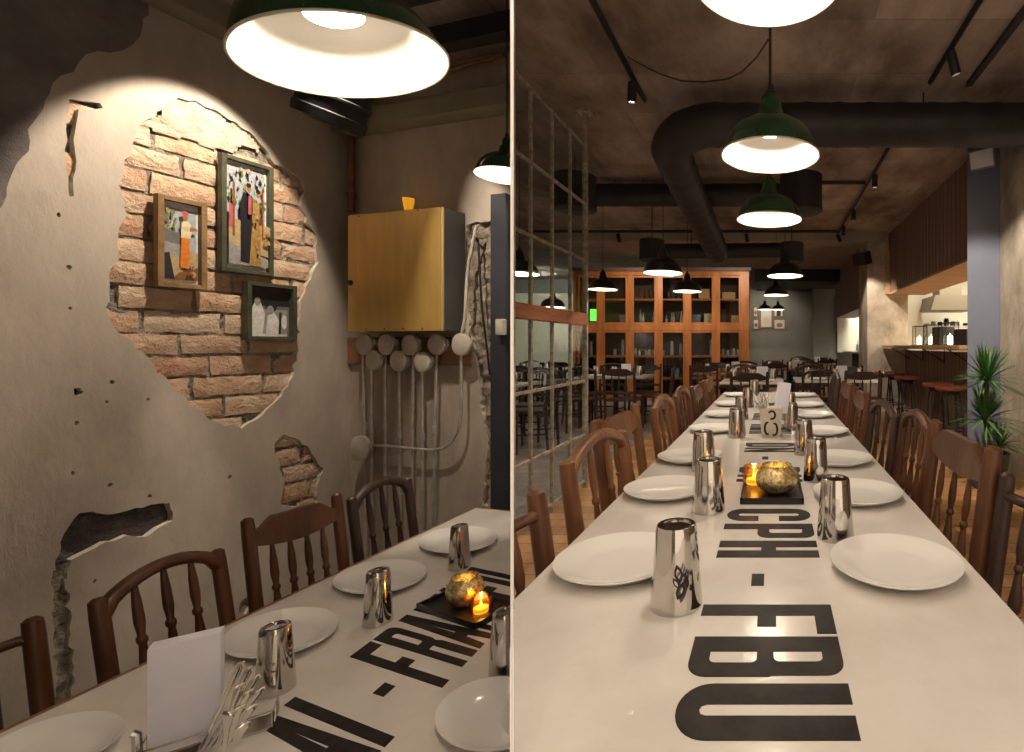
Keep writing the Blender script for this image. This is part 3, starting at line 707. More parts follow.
# napkins and cutlery in their caddy
nb = L(187, 750, HL)
t = empty('cutlery_caddy', nb+V((0, 0, .001)), 'metal caddy at the lower picture edge holding napkins and cutlery', 'caddy', None)
t.rotation_euler = (0, 0, .65)
mb = MB(); mb.tube([(x, y, .035) for x, y in [(-.058, -.025), (.125, -.025), (.125, .032), (-.058, .032), (-.058, -.025)]], .0025, 8)
for x, y in [(-.058, -.025), (.125, -.025), (.125, .032), (-.058, .032)]: mb.tube([(x, y, 0), (x, y, .036)], .0025, 8)
mb.tube([(-.062, .0, 0), (-.064, .0, .060), (-.070, .0, .064)], .007, 8)
mb.obj('wire_frame', 'steel', t)
mb = MB(); mb.box((.034, .003, .002), (.184, .058, .004)); mb.obj('caddy_floor', 'steel', t)
mb = MB()
for k in range(12): mb.box((.0+random.uniform(-.0006, .0006), -.013+k*.0028, .112), (.096, .0026, .206), bev=.001)
o = mb.obj('napkin_stack', 'napkin'); o.location = nb+V((0, 0, .0065)); o.rotation_euler = (0, 0, .65); tag(o, 'upright stack of white paper napkins beside the tilted cutlery', 'napkins')
def cutlery(name, base, tip, kind, label, group, wid=.012):
    mb = MB(); d = (tip-base)
    prof = [(0, .30), (.3, .34), (.55, .40), (.72, .55), (.85, .78), (.94, .86), (.985, .62), (1.0, .25)]
    mb.tube([base+d*a for a, _ in prof], [wid*w_ for _, w_ in prof], 12, flat=(1, .42))
    return tag(mb.obj(name, 'cutlery_steel'), label, kind, group)
rnd = random.Random(3)
for k, (px, py, kd) in enumerate([(241, 662, 'knife'), (250, 667, 'knife'), (258, 675, 'fork'), (262, 688, 'fork'), (250, 690, 'fork'), (240, 684, 'knife'), (252, 706, 'fork'), (240, 706, 'fork'), (228, 712, 'fork'), (244, 724, 'fork')]):
    d = .97-.012*k; tip = P(px, py, d); base = P(198+3.2*k, 752+1.0*k, 1.0-.012*k)
    cutlery('table_'+kd, base, tip, kd, 'polished steel %s handle leaning out of the caddy, %s counted from the napkins' % (kd, ['first', 'second', 'third', 'fourth', 'fifth', 'sixth', 'seventh', 'eighth', 'ninth', 'tenth'][k]), 'cutlery in the caddy by the napkins', .0125)
# chairs of the small room; posts measured at their tops
def chair_from(ptop_near, ptop_far, H, floor, kind, wood, label, group, flip, **kw):
    """two post tops seen in the photo give the place, width and turn of the chair"""
    a = L(*ptop_near, floor+H); b = L(*ptop_far, floor+H); mid = (a+b)/2; wv = b-a; wid = wv.length
    fx = V((wv.y, -wv.x, 0)).normalized()*flip           # direction the sitter faces
    c = make_chair(kind, wood, wid, H, label, group, **kw)
    ang = math.atan2(fx.y, fx.x)-PI/2
    off = fx*((H-.455)*.13)
    c.location = V((mid.x, mid.y, floor))+off; c.rotation_euler = (0, 0, ang)
    return c
g = 'wooden chairs along the small room table'
chair_from((-22, 636), (32, 617), .86, FL, 'rail', 'chair_wood', 'dark wooden chair with plain round top rail at the lower picture corner', g, 1, n_sp=0)
chair_from((97, 598), (217, 549), .90, FL, 'arch', 'chair_wood', 'dark wooden chair with arched back and turned spindles before the plaster gouge', g, 1, n_sp=3, thick=.0185)
chair_from((247, 518), (336, 493), .98, FL, 'board', 'chair_wood', 'dark wooden chair with shaped board top rail under the small brick hole', g, 1, n_sp=4, thick=.018)
chair_from((351, 497), (407, 478), .95, FL, 'arch', 'chair_dark', 'darkest wooden chair with arched back in front of the meter pipes', g, 1, n_sp=3, thick=.018)
# pendant lamps of the small room
ax = V((math.sin(math.radians(15))*math.cos(math.radians(210)), math.sin(math.radians(15))*math.sin(math.radians(210)), math.cos(math.radians(15))))
tq = V((0, 0, 1)).rotation_difference(ax)
c = P(349, 60, 1.04)
make_pendant(c, .36, 'large green enamel pendant lamp hanging over the small room table', 'small room pendant lamps', cord_to=CEIL_L-.001, tilt=tq, energy=3.6, soft=.02)
c = P(507, 176, 2.05); o = make_pendant(c, .235, 'green enamel pendant lamp beside the partition above the meter cabinet', 'small room pendant lamps', cord_to=CEIL_L-.001, energy=2.2)
cut(tree(o), -1)
for ch in o.children:
    if ch.type == 'LIGHT': ch.location.x = -.022; ch.location.z = .05; ch.data.energy = 1.6
# round black duct below the big lamp, copper pipes, ceiling beams
def axis_m(p, d):
    q = V((0, 0, 1)).rotation_difference(V(d).normalized()); return Matrix.Translation(p) @ q.to_matrix().to_4x4()
p0 = P(328, 124, 2.15)
mb = MB(); dd = V((-.35, .1, -.9)); m_ = axis_m(p0, dd)
mb.lathe([(0, .0), (.110, .0), (.124, -.01), (.126, -.05), (.120, -.055), (.120, -.10), (.125, -.105), (.125, -.115), (.120, -.12), (.120, -.5), (0, -.5)], mtx=m_, seg=40)
tag(mb.obj('ventilation_duct', 'duct_dark'), 'black round duct end showing below the large pendant lamp', 'duct')
s1, t1 = bl(357, 215); mb = MB(); mb.tube([on_back(s1, bl(357, 213)[1], .03), on_back(s1, CEIL_L-.01, .03)], .016, 12); mb.lathe([(.022, -.01), (.022, .02)], c=on_back(s1, t1+.1, .03), seg=12)
tag(mb.obj('copper_pipe', 'copper'), 'rusty copper pipe rising from the yellow cabinet up the wall corner', 'pipe', None)
mb = MB(); a = bl(430, 85); b = bl(509, 58); mb.tube([on_back(a[0]-.45, a[1]+.0, .03), on_back(b[0], b[1]-.0, .03)], .011, 10)
o = tag(mb.obj('copper_pipe', 'copper'), 'rusty copper pipe running along the head of the back wall', 'pipe'); cut([o], -1)
def slab(name, pa, pb, h, wdt, m, label=None, cat='beam', kindstruct=False):
    d = (pb-pa); mid = (pa+pb)/2; mb = MB(); ang = math.atan2(d.y, d.x); mb.box((0, 0, 0), (d.length, wdt, h), bev=.004)
    o = mb.obj(name, m, smooth=False); o.location = mid; o.rotation_euler = (0, 0, ang)
    if label: tag(o, label, cat)
    else: struct(o)
    return o
o = slab('trim_2', on_back(-.1, CEIL_L-.28, .06), on_back(s_end+.1, CEIL_L-.28, .06), .10, .10, 'olive_beam'); cut([o], -1)
o = slab('trim_3', on_back(.2, CEIL_L-.10, .30), on_back(s_end+.35, CEIL_L-.10, .30), .09, .07, 'black_matt'); cut([o], -1)
o = slab('ceiling_conduit', on_back(.0, CEIL_L-.09, .55), on_back(s_end+.35, CEIL_L-.09, .55), .05, .05, 'duct', 'dark pipe under the small room ceiling beside the large lamp', 'pipe'); cut([o], -1)
# --- meter cabinet, pipes and caps on the back wall
t = empty('meter_cabinet', on_back(*bl(396, 330, .0)), 'yellow metal meter cabinet hung on the plaster wall beside the door', 'cabinet')
def child_at(mb, name, m, parent, mtx, smooth=True):
    o = mb.obj(name, m, smooth=smooth); o.parent = parent; bpy.context.view_layer.update(); o.matrix_world = mtx; return o
d_ = .13
x0, ytop = bl(349.5, 216, d_); x1, _ = bl(443.5, 214, d_); _, ybot = bl(396, 331, d_)
bpy.context.view_layer.update()
mb = MB(); mb.span((x0, ybot, .002), (x1, ytop, d_-.004), bev=.003); child_at(mb, 'body', 'cabinet_side', t, BM_, False)
mb = MB(); mb.span((x0-.003, ybot-.002, d_-.004), (x1-.012, ytop+.002, d_+.006), bev=.003); child_at(mb, 'door', 'cabinet_yellow', t, BM_, False)
mb = MB(); mb.span((x1-.012, ybot-.002, d_-.004), (x1+.001, ytop+.002, d_+.004), bev=.002); child_at(mb, 'edge_strip', 'brass_edge', t, BM_, False)
mb = MB(); mb.lathe([(0, .012), (.010, .012), (.014, .006), (.014, 0)], c=(x0+.02, (ytop*.42+ybot*.58), d_+.006), seg=14); child_at(mb, 'lock', 'black', t, BM_)
mb = MB()
for fx in (.12, .75): mb.lathe([(0, .003), (.004, .002), (.004, 0)], c=(x0+(x1-x0)*fx, ytop-.008, d_+.006), seg=8)
for fx in (.2, .4, .6, .8): mb.lathe([(0, .003), (.004, .002), (.004, 0)], c=(x0+(x1-x0)*fx, ybot+.012, d_+.006), seg=8)
child_at(mb, 'screws', 'black', t, BM_)
c = on_back(*bl(408.5, 213, .09), .09); c.z = ytop+.002
mb = MB(); mb.lathe([(0, 0), (.019, 0), (.020, .02), (.026, .055), (.028, .075), (.025, .075), (.018, .02), (0, .01)], seg=24); o = mb.obj('amber_glass', 'amber_glass'); o.location = c; tag(o, 'small amber drinking glass standing on top of the yellow cabinet', 'glass')
mb = MB(); a = bl(350, 364); b = bl(472, 337); mb.span((a[0], a[1], .003), (b[0], b[1], .018), bev=.003); tag(mb.obj('backing_board', 'table_wood', mtx=BM_, smooth=False), 'wooden board behind the round grey pipe caps', 'board')
caps = [(363, 344.5, 8), (385, 344.5, 8), (408.5, 345, 8), (435, 344.5, 8.2), (459.5, 344.5, 9), (372, 360, 7.5), (397, 361, 8), (421, 362, 8)]
names = ['upper row, first from the wall corner', 'upper row, second from the wall corner', 'middle of the upper row', 'upper row, fourth from the wall corner', 'upper row, above the curved conduit', 'lower row, next to the corner', 'middle of the lower row', 'lower row, farthest from the corner']
def cap_obj(px, py, r, lab, d=.075):
    c = bl(px, py, d); R_ = (bl(px+r, py, d)[0]-c[0])
    t = empty('pipe_cap', on_back(c[0], c[1], 0), lab, 'pipe cap', 'round grey pipe caps')
    bpy.context.view_layer.update()
    mb = MB(); mb.lathe([(0, d), (R_*.86, d), (R_, d-.004), (R_, d-.02), (R_*.7, d-.024), (R_*.6, .020), (0, .020)], c=(c[0], c[1], 0), seg=28); child_at(mb, 'cap_disc', 'gray_cap', t, BM_)
    mb = MB(); mb.box((c[0]+R_*.9, c[1]+R_*.25, d-.018), (R_*.5, R_*.5, .012), bev=.002); child_at(mb, 'lug', 'gray_cap', t, BM_)
for (px, py, r), nm in zip(caps, names): cap_obj(px, py, r, 'round grey pipe cap below the yellow cabinet, '+nm)
cap_obj(358.5, 448.5, 9.5, 'round grey pipe cap at the low end of the curved conduit')
pipes = [(364, 352, 368, 500), (372.5, 368, 373, 500), (386, 352, 386, 510), (400, 369, 401.5, 510), (414, 352, 412, 510), (423, 370, 424, 520), (437.5, 352, 431.5, 525)]
pn_ = ['first', 'second', 'third', 'fourth', 'fifth', 'sixth', 'seventh']
for k, (a, b, c, d) in enumerate(pipes):
    p = bl(a, b, .03); q = bl(c, d+60, .03); mb = MB(); mb.tube([on_back(p[0], p[1], .034), on_back(q[0], FL+.01, .034)], .0075, 10)
    mb.tube([on_back(p[0]*.5+q[0]*.5, p[1]*.45+FL*.55+.4, .034), on_back(p[0]*.5+q[0]*.5, p[1]*.45+FL*.55+.44, .034)], .010, 10)
    tag(mb.obj('metal_conduit', 'conduit'), 'thin grey metal conduit below the cabinet, %s counted from the wall corner' % pn_[k], 'pipe', 'vertical conduits below the meter cabinet')
pts = [(461, 352), (461.5, 380), (461.5, 410), (459, 428), (453, 441), (444, 448), (433, 450), (415, 449), (390, 446), (368, 445)]
mb = MB(); mb.tube([on_back(*bl(*p, .05), .05) for p in pts], .0075, 10)
tag(mb.obj('curved_conduit', 'conduit'), 'grey metal conduit bending under the vertical pipes to the low cap', 'pipe')
pts = [(461, 338), (465, 318), (466, 300), (467, 278), (469, 262), (472, 248), (475, 232), (477, 226)]
mb = MB(); mb.tube([on_back(*bl(*p, .04), .04) for p in pts], .0085, 10)
tag(mb.obj('cable_conduit', 'gray_cap'), 'pale flexible conduit climbing the rough strip beside the cabinet', 'pipe')
mb = MB(); mb.tube([on_back(*bl(*p, .02), .02) for p in [(470, 232), (478, 240), (480, 275), (482, 310), (486, 340), (490, 375)]], .005, 8)
tag(mb.obj('thin_cable', 'black'), 'thin dark cable hanging over the broken plaster beside the door', 'cable')
# --- three pictures on the brick
def frame(name, q, fw, depth, fm, label, paint):
    """q = outer corner pixels: top left, top right, bottom right, bottom left, on a plane in front of the wall"""
    pts = [V((*wl(*p), 0)) for p in q]
    xa = (pts[0].x+pts[3].x)/2; xb = (pts[1].x+pts[2].x)/2; yb = (pts[2].y+pts[3].y)/2; ya = (pts[0].y+pts[1].y)/2
    if xa > xb: xa, xb = xb, xa
    W_, H_ = (xb-xa)*.93, ya-yb; mt = WM @ Matrix.Translation((xa, yb, .006))
    t = empty(name, (0, 0, 0), label, 'picture', 'framed photographs on the brick patch', mtx=mt); bpy.context.view_layer.update()
    mb = MB()
    for (a, b, c, d) in ((0, 0, fw, H_), (W_-fw, 0, W_, H_), (fw, 0, W_-fw, fw), (fw, H_-fw, W_-fw, H_)): mb.span((a, b, 0), (c, d, depth), bev=.002)
    child_at(mb, 'frame', fm, t, mt, False)
    mb = MB(); ms = []
    iw, ih = W_-2*fw, H_-2*fw
    for k, (m, poly) in enumerate(paint):
        if m not in ms: ms.append(m)
        mb.mi = ms.index(m); z = .006+.0003*k
        mb._f([mb.b.verts.new((fw+iw*x, fw+ih*y, z)) for x, y in poly])
    child_at(mb, 'photograph', ms, t, mt, False)
    mb = MB(); mb.span((fw, fw, 0), (W_-fw, H_-fw, .005)); child_at(mb, 'backing', 'ph_dark', t, mt, False)
    return t
R_ = lambda a, b, c, d: [(a, b), (c, b), (c, d), (a, d)]
def blob(cx, cy, rx, ry, n=14): return [(cx+rx*math.cos(2*PI*k/n), cy+ry*math.sin(2*PI*k/n)) for k in range(n)]
def scat(seed, n, x0, y0, x1, y1, r0, r1, ms):
    r_ = random.Random(seed); return [(r_.choice(ms), [(cx_+q[0]*r_.uniform(.6, 1.2), cy_+q[1]*r_.uniform(.6, 1.2)) for q in blob(0, 0, rr_, rr_*.8, 7)]) for cx_, cy_, rr_ in [(r_.uniform(x0, x1), r_.uniform(y0, y1), r_.uniform(r0, r1)) for _ in range(n)]]
frame('framed_photograph', [(151.5, 193), (205, 205), (205, 291), (152, 286)], .020, .028, 'frame_brown', 'brown framed photograph of a standing person in orange trousers',
  [('ph_white', R_(0, 0, 1, 1)), ('ph_sky', R_(.05, .05, .95, .93)), *scat(1, 26, .08, .58, .42, .90, .02, .06, ['ph_green', 'ph_leaf', 'ph_mid']), ('ph_mid', [(.05, .4), (.5, .38), (.5, .62), (.05, .66)]), ('ph_sand', R_(.05, .05, .95, .40)), ('ph_grey', [(.05, .35), (.6, .33), (.55, .48), (.05, .50)]), ('ph_brown', [(.25, .05), (.95, .05), (.95, .22), (.45, .14)]), ('ph_dark', [(.05, .05), (.32, .05), (.18, .38), (.05, .36)]),
   *scat(6, 12, .55, .08, .92, .24, .02, .06, ['ph_brown', 'ph_sand', 'ph_dark']), ('ph_orange', [(.45, .20), (.70, .19), (.72, .36), (.68, .58), (.48, .58), (.46, .40)]), ('ph_cream', [(.46, .57), (.72, .57), (.78, .66), (.74, .76), (.60, .80), (.48, .76)]), ('ph_skin', [(.70, .66), (.92, .68), (.90, .71), (.72, .72)]), ('ph_skin', blob(.58, .83, .07, .05)), ('ph_pink', blob(.57, .875, .09, .035))])
frame('framed_photograph', [(215.5, 154), (271.5, 168), (272.5, 278), (217, 270)], .018, .028, 'frame_green', 'tallest framed photograph, a couple standing before trees',
  [('ph_white', R_(0, 0, 1, 1)), ('ph_sky', R_(.04, .04, .96, .96)), *scat(2, 70, .08, .58, .92, .94, .012, .045, ['ph_green', 'ph_leaf', 'ph_leaf', 'ph_dark', 'ph_sand', 'ph_sky']), ('ph_sand', [(.04, .22), (.96, .14), (.96, .44), (.04, .46)]), ('ph_grey', [(.04, .04), (.96, .04), (.96, .12), (.04, .24)]), ('ph_brown', R_(.12, .3, .17, .8)), ('ph_brown', R_(.80, .3, .84, .8)), ('ph_pink', [(.04, .38), (.12, .38), (.12, .58), (.04, .6)]),
   ('ph_dark', [(.30, .07), (.54, .06), (.56, .40), (.58, .66), (.50, .72), (.36, .72), (.28, .62), (.30, .40)]), ('ph_floral', [(.50, .05), (.78, .04), (.76, .40), (.74, .62), (.66, .68), (.58, .64), (.56, .40)]), *scat(3, 26, .56, .08, .74, .55, .012, .028, ['ph_orange', 'ph_brown', 'ph_sand', 'ph_dark']), *scat(4, 14, .80, .26, .94, .44, .02, .04, ['ph_leaf', 'ph_sand', 'ph_orange']), ('ph_pink', [(.42, .52), (.50, .52), (.50, .68), (.43, .70)]), ('ph_skin', blob(.44, .76, .055, .035)), ('ph_dark', blob(.43, .79, .06, .022)), ('ph_skin', blob(.65, .72, .05, .033)), ('ph_dark', blob(.65, .75, .055, .02))])
frame('framed_photograph', [(240.5, 283), (294.5, 285), (294.5, 337), (241.5, 343.5)], .018, .034, 'frame_green', 'smallest framed photograph in black and white below the tall one',
  [('ph_mid', R_(0, 0, 1, 1)), ('ph_dark', R_(.0, .62, 1, 1)), ('ph_white', R_(.0, .0, .95, .05)), ('ph_grey', R_(.28, .05, .95, .55)), ('ph_white', [(.05, .05), (.34, .05), (.40, .45), (.30, .68), (.14, .66), (.04, .40)]), ('ph_white', [(.42, .05), (.74, .05), (.76, .30), (.62, .5), (.46, .42)]), ('ph_grey', blob(.22, .70, .07, .09)), ('ph_dark', blob(.54, .60, .14, .10)), ('ph_grey', blob(.52, .54, .09, .09)), ('ph_dark', [(.72, .05), (.78, .05), (.80, .5), (.74, .5)]), ('ph_white', blob(.86, .3, .07, .15))])
# ================================================================== RIGHT: the long room
RM = []                                  # everything of the long room that may meet the partition
def keep(o): RM.append(o); return o
keep(area_poly([(-8.2, -1.0), (2.40, -1.0), (2.40, 15.4), (-8.2, 15.4)], 3.21, 3.31, 'ceiling', 'ceiling_concrete'))
keep(area_poly([(-1.66, -1.0), (5.5, -1.0), (5.5, 15.4), (-1.66, 15.4)], -.08, 0, 'floor', 'floor_planks'))
keep(area_poly([(-8.2, 2.0), (-1.66, 2.0), (-1.66, 15.4), (-8.2, 15.4)], -.08, .0, 'floor_grey_area', 'floor_grey'))
keep(area_poly([(-8.2, 15.3), (5.5, 15.3), (5.5, 15.45), (-8.2, 15.45)], 0, 3.2, 'wall_far', 'wall_grey'))
keep(area_poly([(2.26, -1.0), (2.40, -1.0), (2.40, 5.0), (2.26, 5.0)], 0, 3.2, 'wall_right', 'concrete'))
area_poly([(1.935, 5.0), (2.26, 5.0), (2.26, 5.35), (2.085, 5.35)], 0, 3.2, 'pillar', 'slate_paint')
area_poly([(1.72, 9.1), (2.45, 9.1), (2.45, 10.0), (1.72, 10.0)], 0, 3.2, 'column', 'concrete')
# bulkhead over the kitchen opening
mb = MB(); mb.span((2.10, 5.36, 2.14), (2.40, 9.09, 3.2)); struct(mb.obj('bulkhead_beam', 'cladding', smooth=False))
mb = MB(); mb.span((2.09, 5.36, 2.11), (2.75, 9.09, 2.139)); struct(mb.obj('trim_4', 'cladding_light', smooth=False))
mb = MB(); mb.span((2.04, 9.0, 2.12), (2.10, 9.095, 2.9)); struct(mb.obj('trim_5', 'cladding_light', smooth=False))
mb = MB(); mb.span((1.75, 10.0, 1.95), (2.3, 14.0, 3.2)); struct(mb.obj('bulkhead_beam', 'cladding', smooth=False))
# dropped dark soffit at the far end and pale ceiling field before it
mb = MB(); mb.span((-.45, 13.0, 2.85), (2.2, 15.29, 3.2)); struct(mb.obj('ceiling_soffit', 'dark_soffit', smooth=False))
mb = MB(); mb.span((-8.1, 8.9, 3.05), (2.0, 9.4, 3.209)); struct(mb.obj('ceiling_beam', 'ceiling_pale', smooth=False)); keep(bpy.data.objects['ceiling_beam'])
mb = MB(); mb.span((-8.1, 9.4, 3.16), (2.0, 13.0, 3.209)); o = struct(mb.obj('ceiling_field', 'ceiling_pale', smooth=False)); keep(o)
mb = MB(); mb.span((1.2, 14.6, 0), (1.88, 15.29, 2.84)); struct(mb.obj('wall_recess', 'wall_grey', smooth=False))
# windows on the far side wall, behind the partition glazing
keep(area_poly([(-8.2, 2.0), (-8.1, 2.0), (-8.1, 15.3), (-8.2, 15.3)], 0, 3.2, 'wall_window_side', 'wall_pale'))
for k, (ya, yb) in enumerate(((11.6, 12.6), (13.2, 14.4))):
    mb = MB(); mb.span((-8.095, ya, .9), (-8.07, yb, 2.6)); o = struct(mb.obj('window_%d' % (k+1), 'window_glow', smooth=False)); keep(o)
    t = empty('curtain', (-7.95, (ya+yb)/2, .3), 'pale curtain at the far window, %s' % ('nearer of the two' if k == 0 else 'beside the far wall'), 'curtain', 'pale curtains at the far windows')
    for s in (-1, 1):
        mb = MB(); pts = [(-7.98+.03*math.sin(j*1.9), (ya+yb)/2+s*.55+(j/20-.5)*.45) for j in range(21)]
        lo_ = [mb.b.verts.new((x, y, .2)) for x, y in pts]; hi_ = [mb.b.verts.new((x, y, 2.75)) for x, y in pts]
        lo2 = [mb.b.verts.new((x+.01, y, .2)) for x, y in pts]; hi2 = [mb.b.verts.new((x+.01, y, 2.75)) for x, y in pts]
        for j in range(20): mb._f([lo_[j], lo_[j+1], hi_[j+1], hi_[j]]); mb._f([lo2[j+1], lo2[j], hi2[j], hi2[j+1]])
        o = mb.obj('curtain_panel', 'curtain', t); o.matrix_parent_inverse = Matrix.Translation(-t.location)
mb = MB(); mb.span((-7.0, 15.25, .9), (-5.0, 15.295, 2.4)); keep(struct(mb.obj('window_3', 'window_glow', smooth=False)))
mb = MB(); mb.span((-8.0, 15.0, 0), (-4.35, 15.2, 2.75)); keep(struct(mb.obj('wall_far_pale', 'wall_pale', smooth=False)))
light('pale_wall_fill_light', 'SPOT', (-5.6, 12.0, 2.9), 90, (1, .95, .8), to=(-6.2, 15, 1.6), size=.1, spot=100, blend=.8)  # spot added to brighten the pale wall, no fixture built for it
light('ceiling_fill_light', 'AREA', (-7.9, 6.5, 1.8), 190, COOL, to=(0, 6.5, 3.0), size=5, sy=1.6)  # area light added to lift the ceiling, with no source of its own
mb = MB(); mb.span((-8.0, 15.22, 0), (-3.9, 15.25, .9)); keep(struct(mb.obj('trim_6', 'wall_pale', smooth=False)))
# ------------------------------------------------------------------ long table
TZ = .75
xl, xr, ye = -.467, .417, 4.95
rt = empty('dining_table', (0, 2.6, 0), 'long pale marble table running down the middle of the restaurant', 'table')
def rp(mb, name, m, smooth=False, label=None):
    o = mb.obj(name, m, rt, smooth=smooth); o.matrix_parent_inverse = Matrix.Translation(-rt.location)
    if label: o['label'] = label
    return keep(o)
mb = MB(); mb.span((xl, .35, TZ-.03), (xr, ye, TZ), bev=.003); rp(mb, 'table_top', 'marble')
mb = MB(); mb.span((xl+.06, .4, TZ-.07), (xr-.06, ye-.06, TZ-.031)); rp(mb, 'apron', 'table_wood')
for y in (1.215, 2.33, 3.39, 4.78):
    mb = MB(); mb.lathe([(.045, 0), (.045, .02), (.03, .03), (.03, .64), (.045, .66), (.045, .678)], c=(-.02, y, 0), seg=20); rp(mb, 'leg', 'black', True)
def RL(ch, ya, yb, x0=-.121, hgt=.2245):
    """letter whose foot is at x0, reading towards the viewer from depth yb to ya"""
    wunits = {'-': .21, 'I': T}.get(ch, WD)
    return keep(letter(ch, V((x0, yb, 0)), V((0, -(yb-ya)/wunits, 0)), V((hgt, 0, 0)), rt, TZ))
RL('U', .5866, .685); RL('B', .6997, .7955); RL('F', .804, .8935)
RL('-', .964, 1.014); RL('H', 1.0925, 1.185); RL('P', 1.204, 1.298); RL('C', 1.32, 1.416)
RL('N', 1.70, 1.79); RL('D', 1.81, 1.90); RL('-', 2.03, 2.08); RL('N', 2.17, 2.26); RL('D', 2.28, 2.37)
for y in (2.62, 2.73, 2.84, 3.10, 3.21, 3.32, 3.7, 3.81, 3.92): RL('I' if y in (2.73, 3.21, 3.81) else 'H', y, y+.09)
# plates
ords = ['first', 'second', 'third', 'fourth', 'fifth', 'sixth', 'seventh']
for k, y in enumerate((1.05, 1.565, 2.02, 2.70, 3.27, 3.85, 4.55)):
    o = make_plate('dinner_plate', (-.315-.01*min(k, 1) if k < 3 else -.315, y, TZ+.0005), .130, 'white plate on the long table, partition side, %s from the viewer' % ords[k], 'plates on the long table'); keep(o)
for k, y in enumerate((1.035, 1.52, 1.98, 2.62, 3.24, 3.78, 4.5)):
    make_plate('dinner_plate', (.253+.004*k if k < 4 else .262, y, TZ+.0005), .133, 'white plate on the long table, kitchen side, %s from the viewer' % ords[k], 'plates on the long table')
tl_pos = [(-.170, .897), (-.176, 1.405), (-.252, 1.86), (-.176, 2.52), (-.19, 3.13), (-.18, 3.75), (-.16, 4.6)]
for k, (x, y) in enumerate(tl_pos):
    o = make_tumbler((x, y, TZ+.0005), 'upturned steel tumbler on the long table, partition side, %s from the viewer' % ords[k], 'tumblers on the long table', 1.02, 1.0)
    if k == 0:
        o['label'] = 'upturned steel tumbler with a dark leaf emblem beside the inlaid black letters'
        mb = MB()                        # leaf emblem engraved on the flank
        def onf(u, v):                   # u sideways, v up, wrapped on the cup
            a = -PI/2+.35+u/.041; z = .058+v; r = (.0452-(z)*.0786)*1.02+.0007
            return V((r*math.cos(a), r*math.sin(a), z))
        for (cu_, cv_, ang, ln, wd_) in ((-.003, .012, .2, .021, .007), (.004, .001, -.5, .017, .006), (.0, -.016, -.35, .019, .007), (.012, -.004, .1, .013, .003), (-.007, -.003, .5, .014, .004)):
            outer = []; inner = []
            for q in range(16):
                a = 2*PI*q/16; lx = wd_*math.sin(a)*(1 if abs(math.sin(a)) else 1); ly = ln*math.cos(a)*.8
                lx *= (1-abs(math.cos(a))**3)
                for lst, s_ in ((outer, 1), (inner, .55)):
                    x_, y_ = lx*s_, ly*s_; lst.append(mb.b.verts.new(onf(cu_+x_*math.cos(ang)-y_*math.sin(ang), cv_+x_*math.sin(ang)+y_*math.cos(ang))))
            for q in range(16): mb._f([outer[q], outer[(q+1) % 16], inner[(q+1) % 16], inner[q]])
        e = mb.obj('leaf_emblem', 'black', o, smooth=False, recalc=False); e['label'] = 'dark leaf emblem'
tr_pos = [(.152, 1.210), (.150, 1.72), (.135, 2.13), (.105, 2.76), (.12, 3.35), (.11, 4.0)]
for k, (x, y) in enumerate(tr_pos): make_tumbler((x, y, TZ+.0005), 'upturned steel tumbler on the long table, kitchen side, %s from the viewer' % ords[k], 'tumblers on the long table', .98, 1.0)
# tray and candles
make_tray(V((-.0, 1.60, TZ+.0006)), V((1, 0, 0)), V((0, 1, 0)), .092, .145, 'black rectangular tray with two candle holders on the long table')
make_votive(V((.014, 1.555, TZ+.0075)), .066, 'mercury', 'mottled gold glass globe candle holder on the long table tray')
make_votive(V((-.058, 1.635, TZ+.0075)), .040, 'amber', 'amber glass candle holder glowing beside the globe on the long table')
# cutlery pot with napkins
pot = empty('cutlery_pot', (-.005, 2.56, TZ+.0005), 'pale square pot with black marks holding cutlery on the long table', 'pot')
mb = MB(); a_, b_ = .046, .058
mb.prism([(-1, -1), (1, -1), (1, 1), (-1, 1)], lambda x, y: V((x*a_, y*a_, 0)), lambda x, y: V((x*b_, y*b_, .145))); mb.obj('pot_body', 'holder_paint', pot, smooth=False)
mb = MB()
def mk(u, v): 
    w_ = a_+(b_-a_)*v/.145; return V((u, -w_-.0008, v))
for (cx_, cy_, rx_, ry_, a0, a1) in ((.004, .112, .017, .020, -2.0, 2.6), (-.018, .045, .013, .030, 1.2, 5.2), (.018, .040, .013, .030, -2.2, 2.0)):
    pts = [(cx_+rx_*math.cos(a0+(a1-a0)*q/14), cy_+ry_*math.sin(a0+(a1-a0)*q/14)) for q in range(15)]
    for (p, q) in zip(pts, pts[1:]):
        d = V((q[0]-p[0], q[1]-p[1], 0)).normalized()*.0055; n_ = (-d.y, d.x)
        mb._f([mb.b.verts.new(mk(p[0]-n_[0], p[1]-n_[1])), mb.b.verts.new(mk(q[0]-n_[0], q[1]-n_[1])), mb.b.verts.new(mk(q[0]+n_[0], q[1]+n_[1])), mb.b.verts.new(mk(p[0]+n_[0], p[1]+n_[1]))])
mb.obj('painted_mark', 'black', pot, smooth=False, recalc=False)
mb = MB()
for k in range(8): mb.box((.030+k*.001, .035-k*.006, .19+k*.001), (.062, .003, .155), rz=-.1, bev=.001)
mb.b.transform(Matrix.Rotation(.13, 4, 'Y')); o = mb.obj('napkin_stack', 'napkin'); o.location = (-.005, 2.575, TZ+.001); tag(o, 'white paper napkins standing in the cutlery pot of the long table', 'napkins')
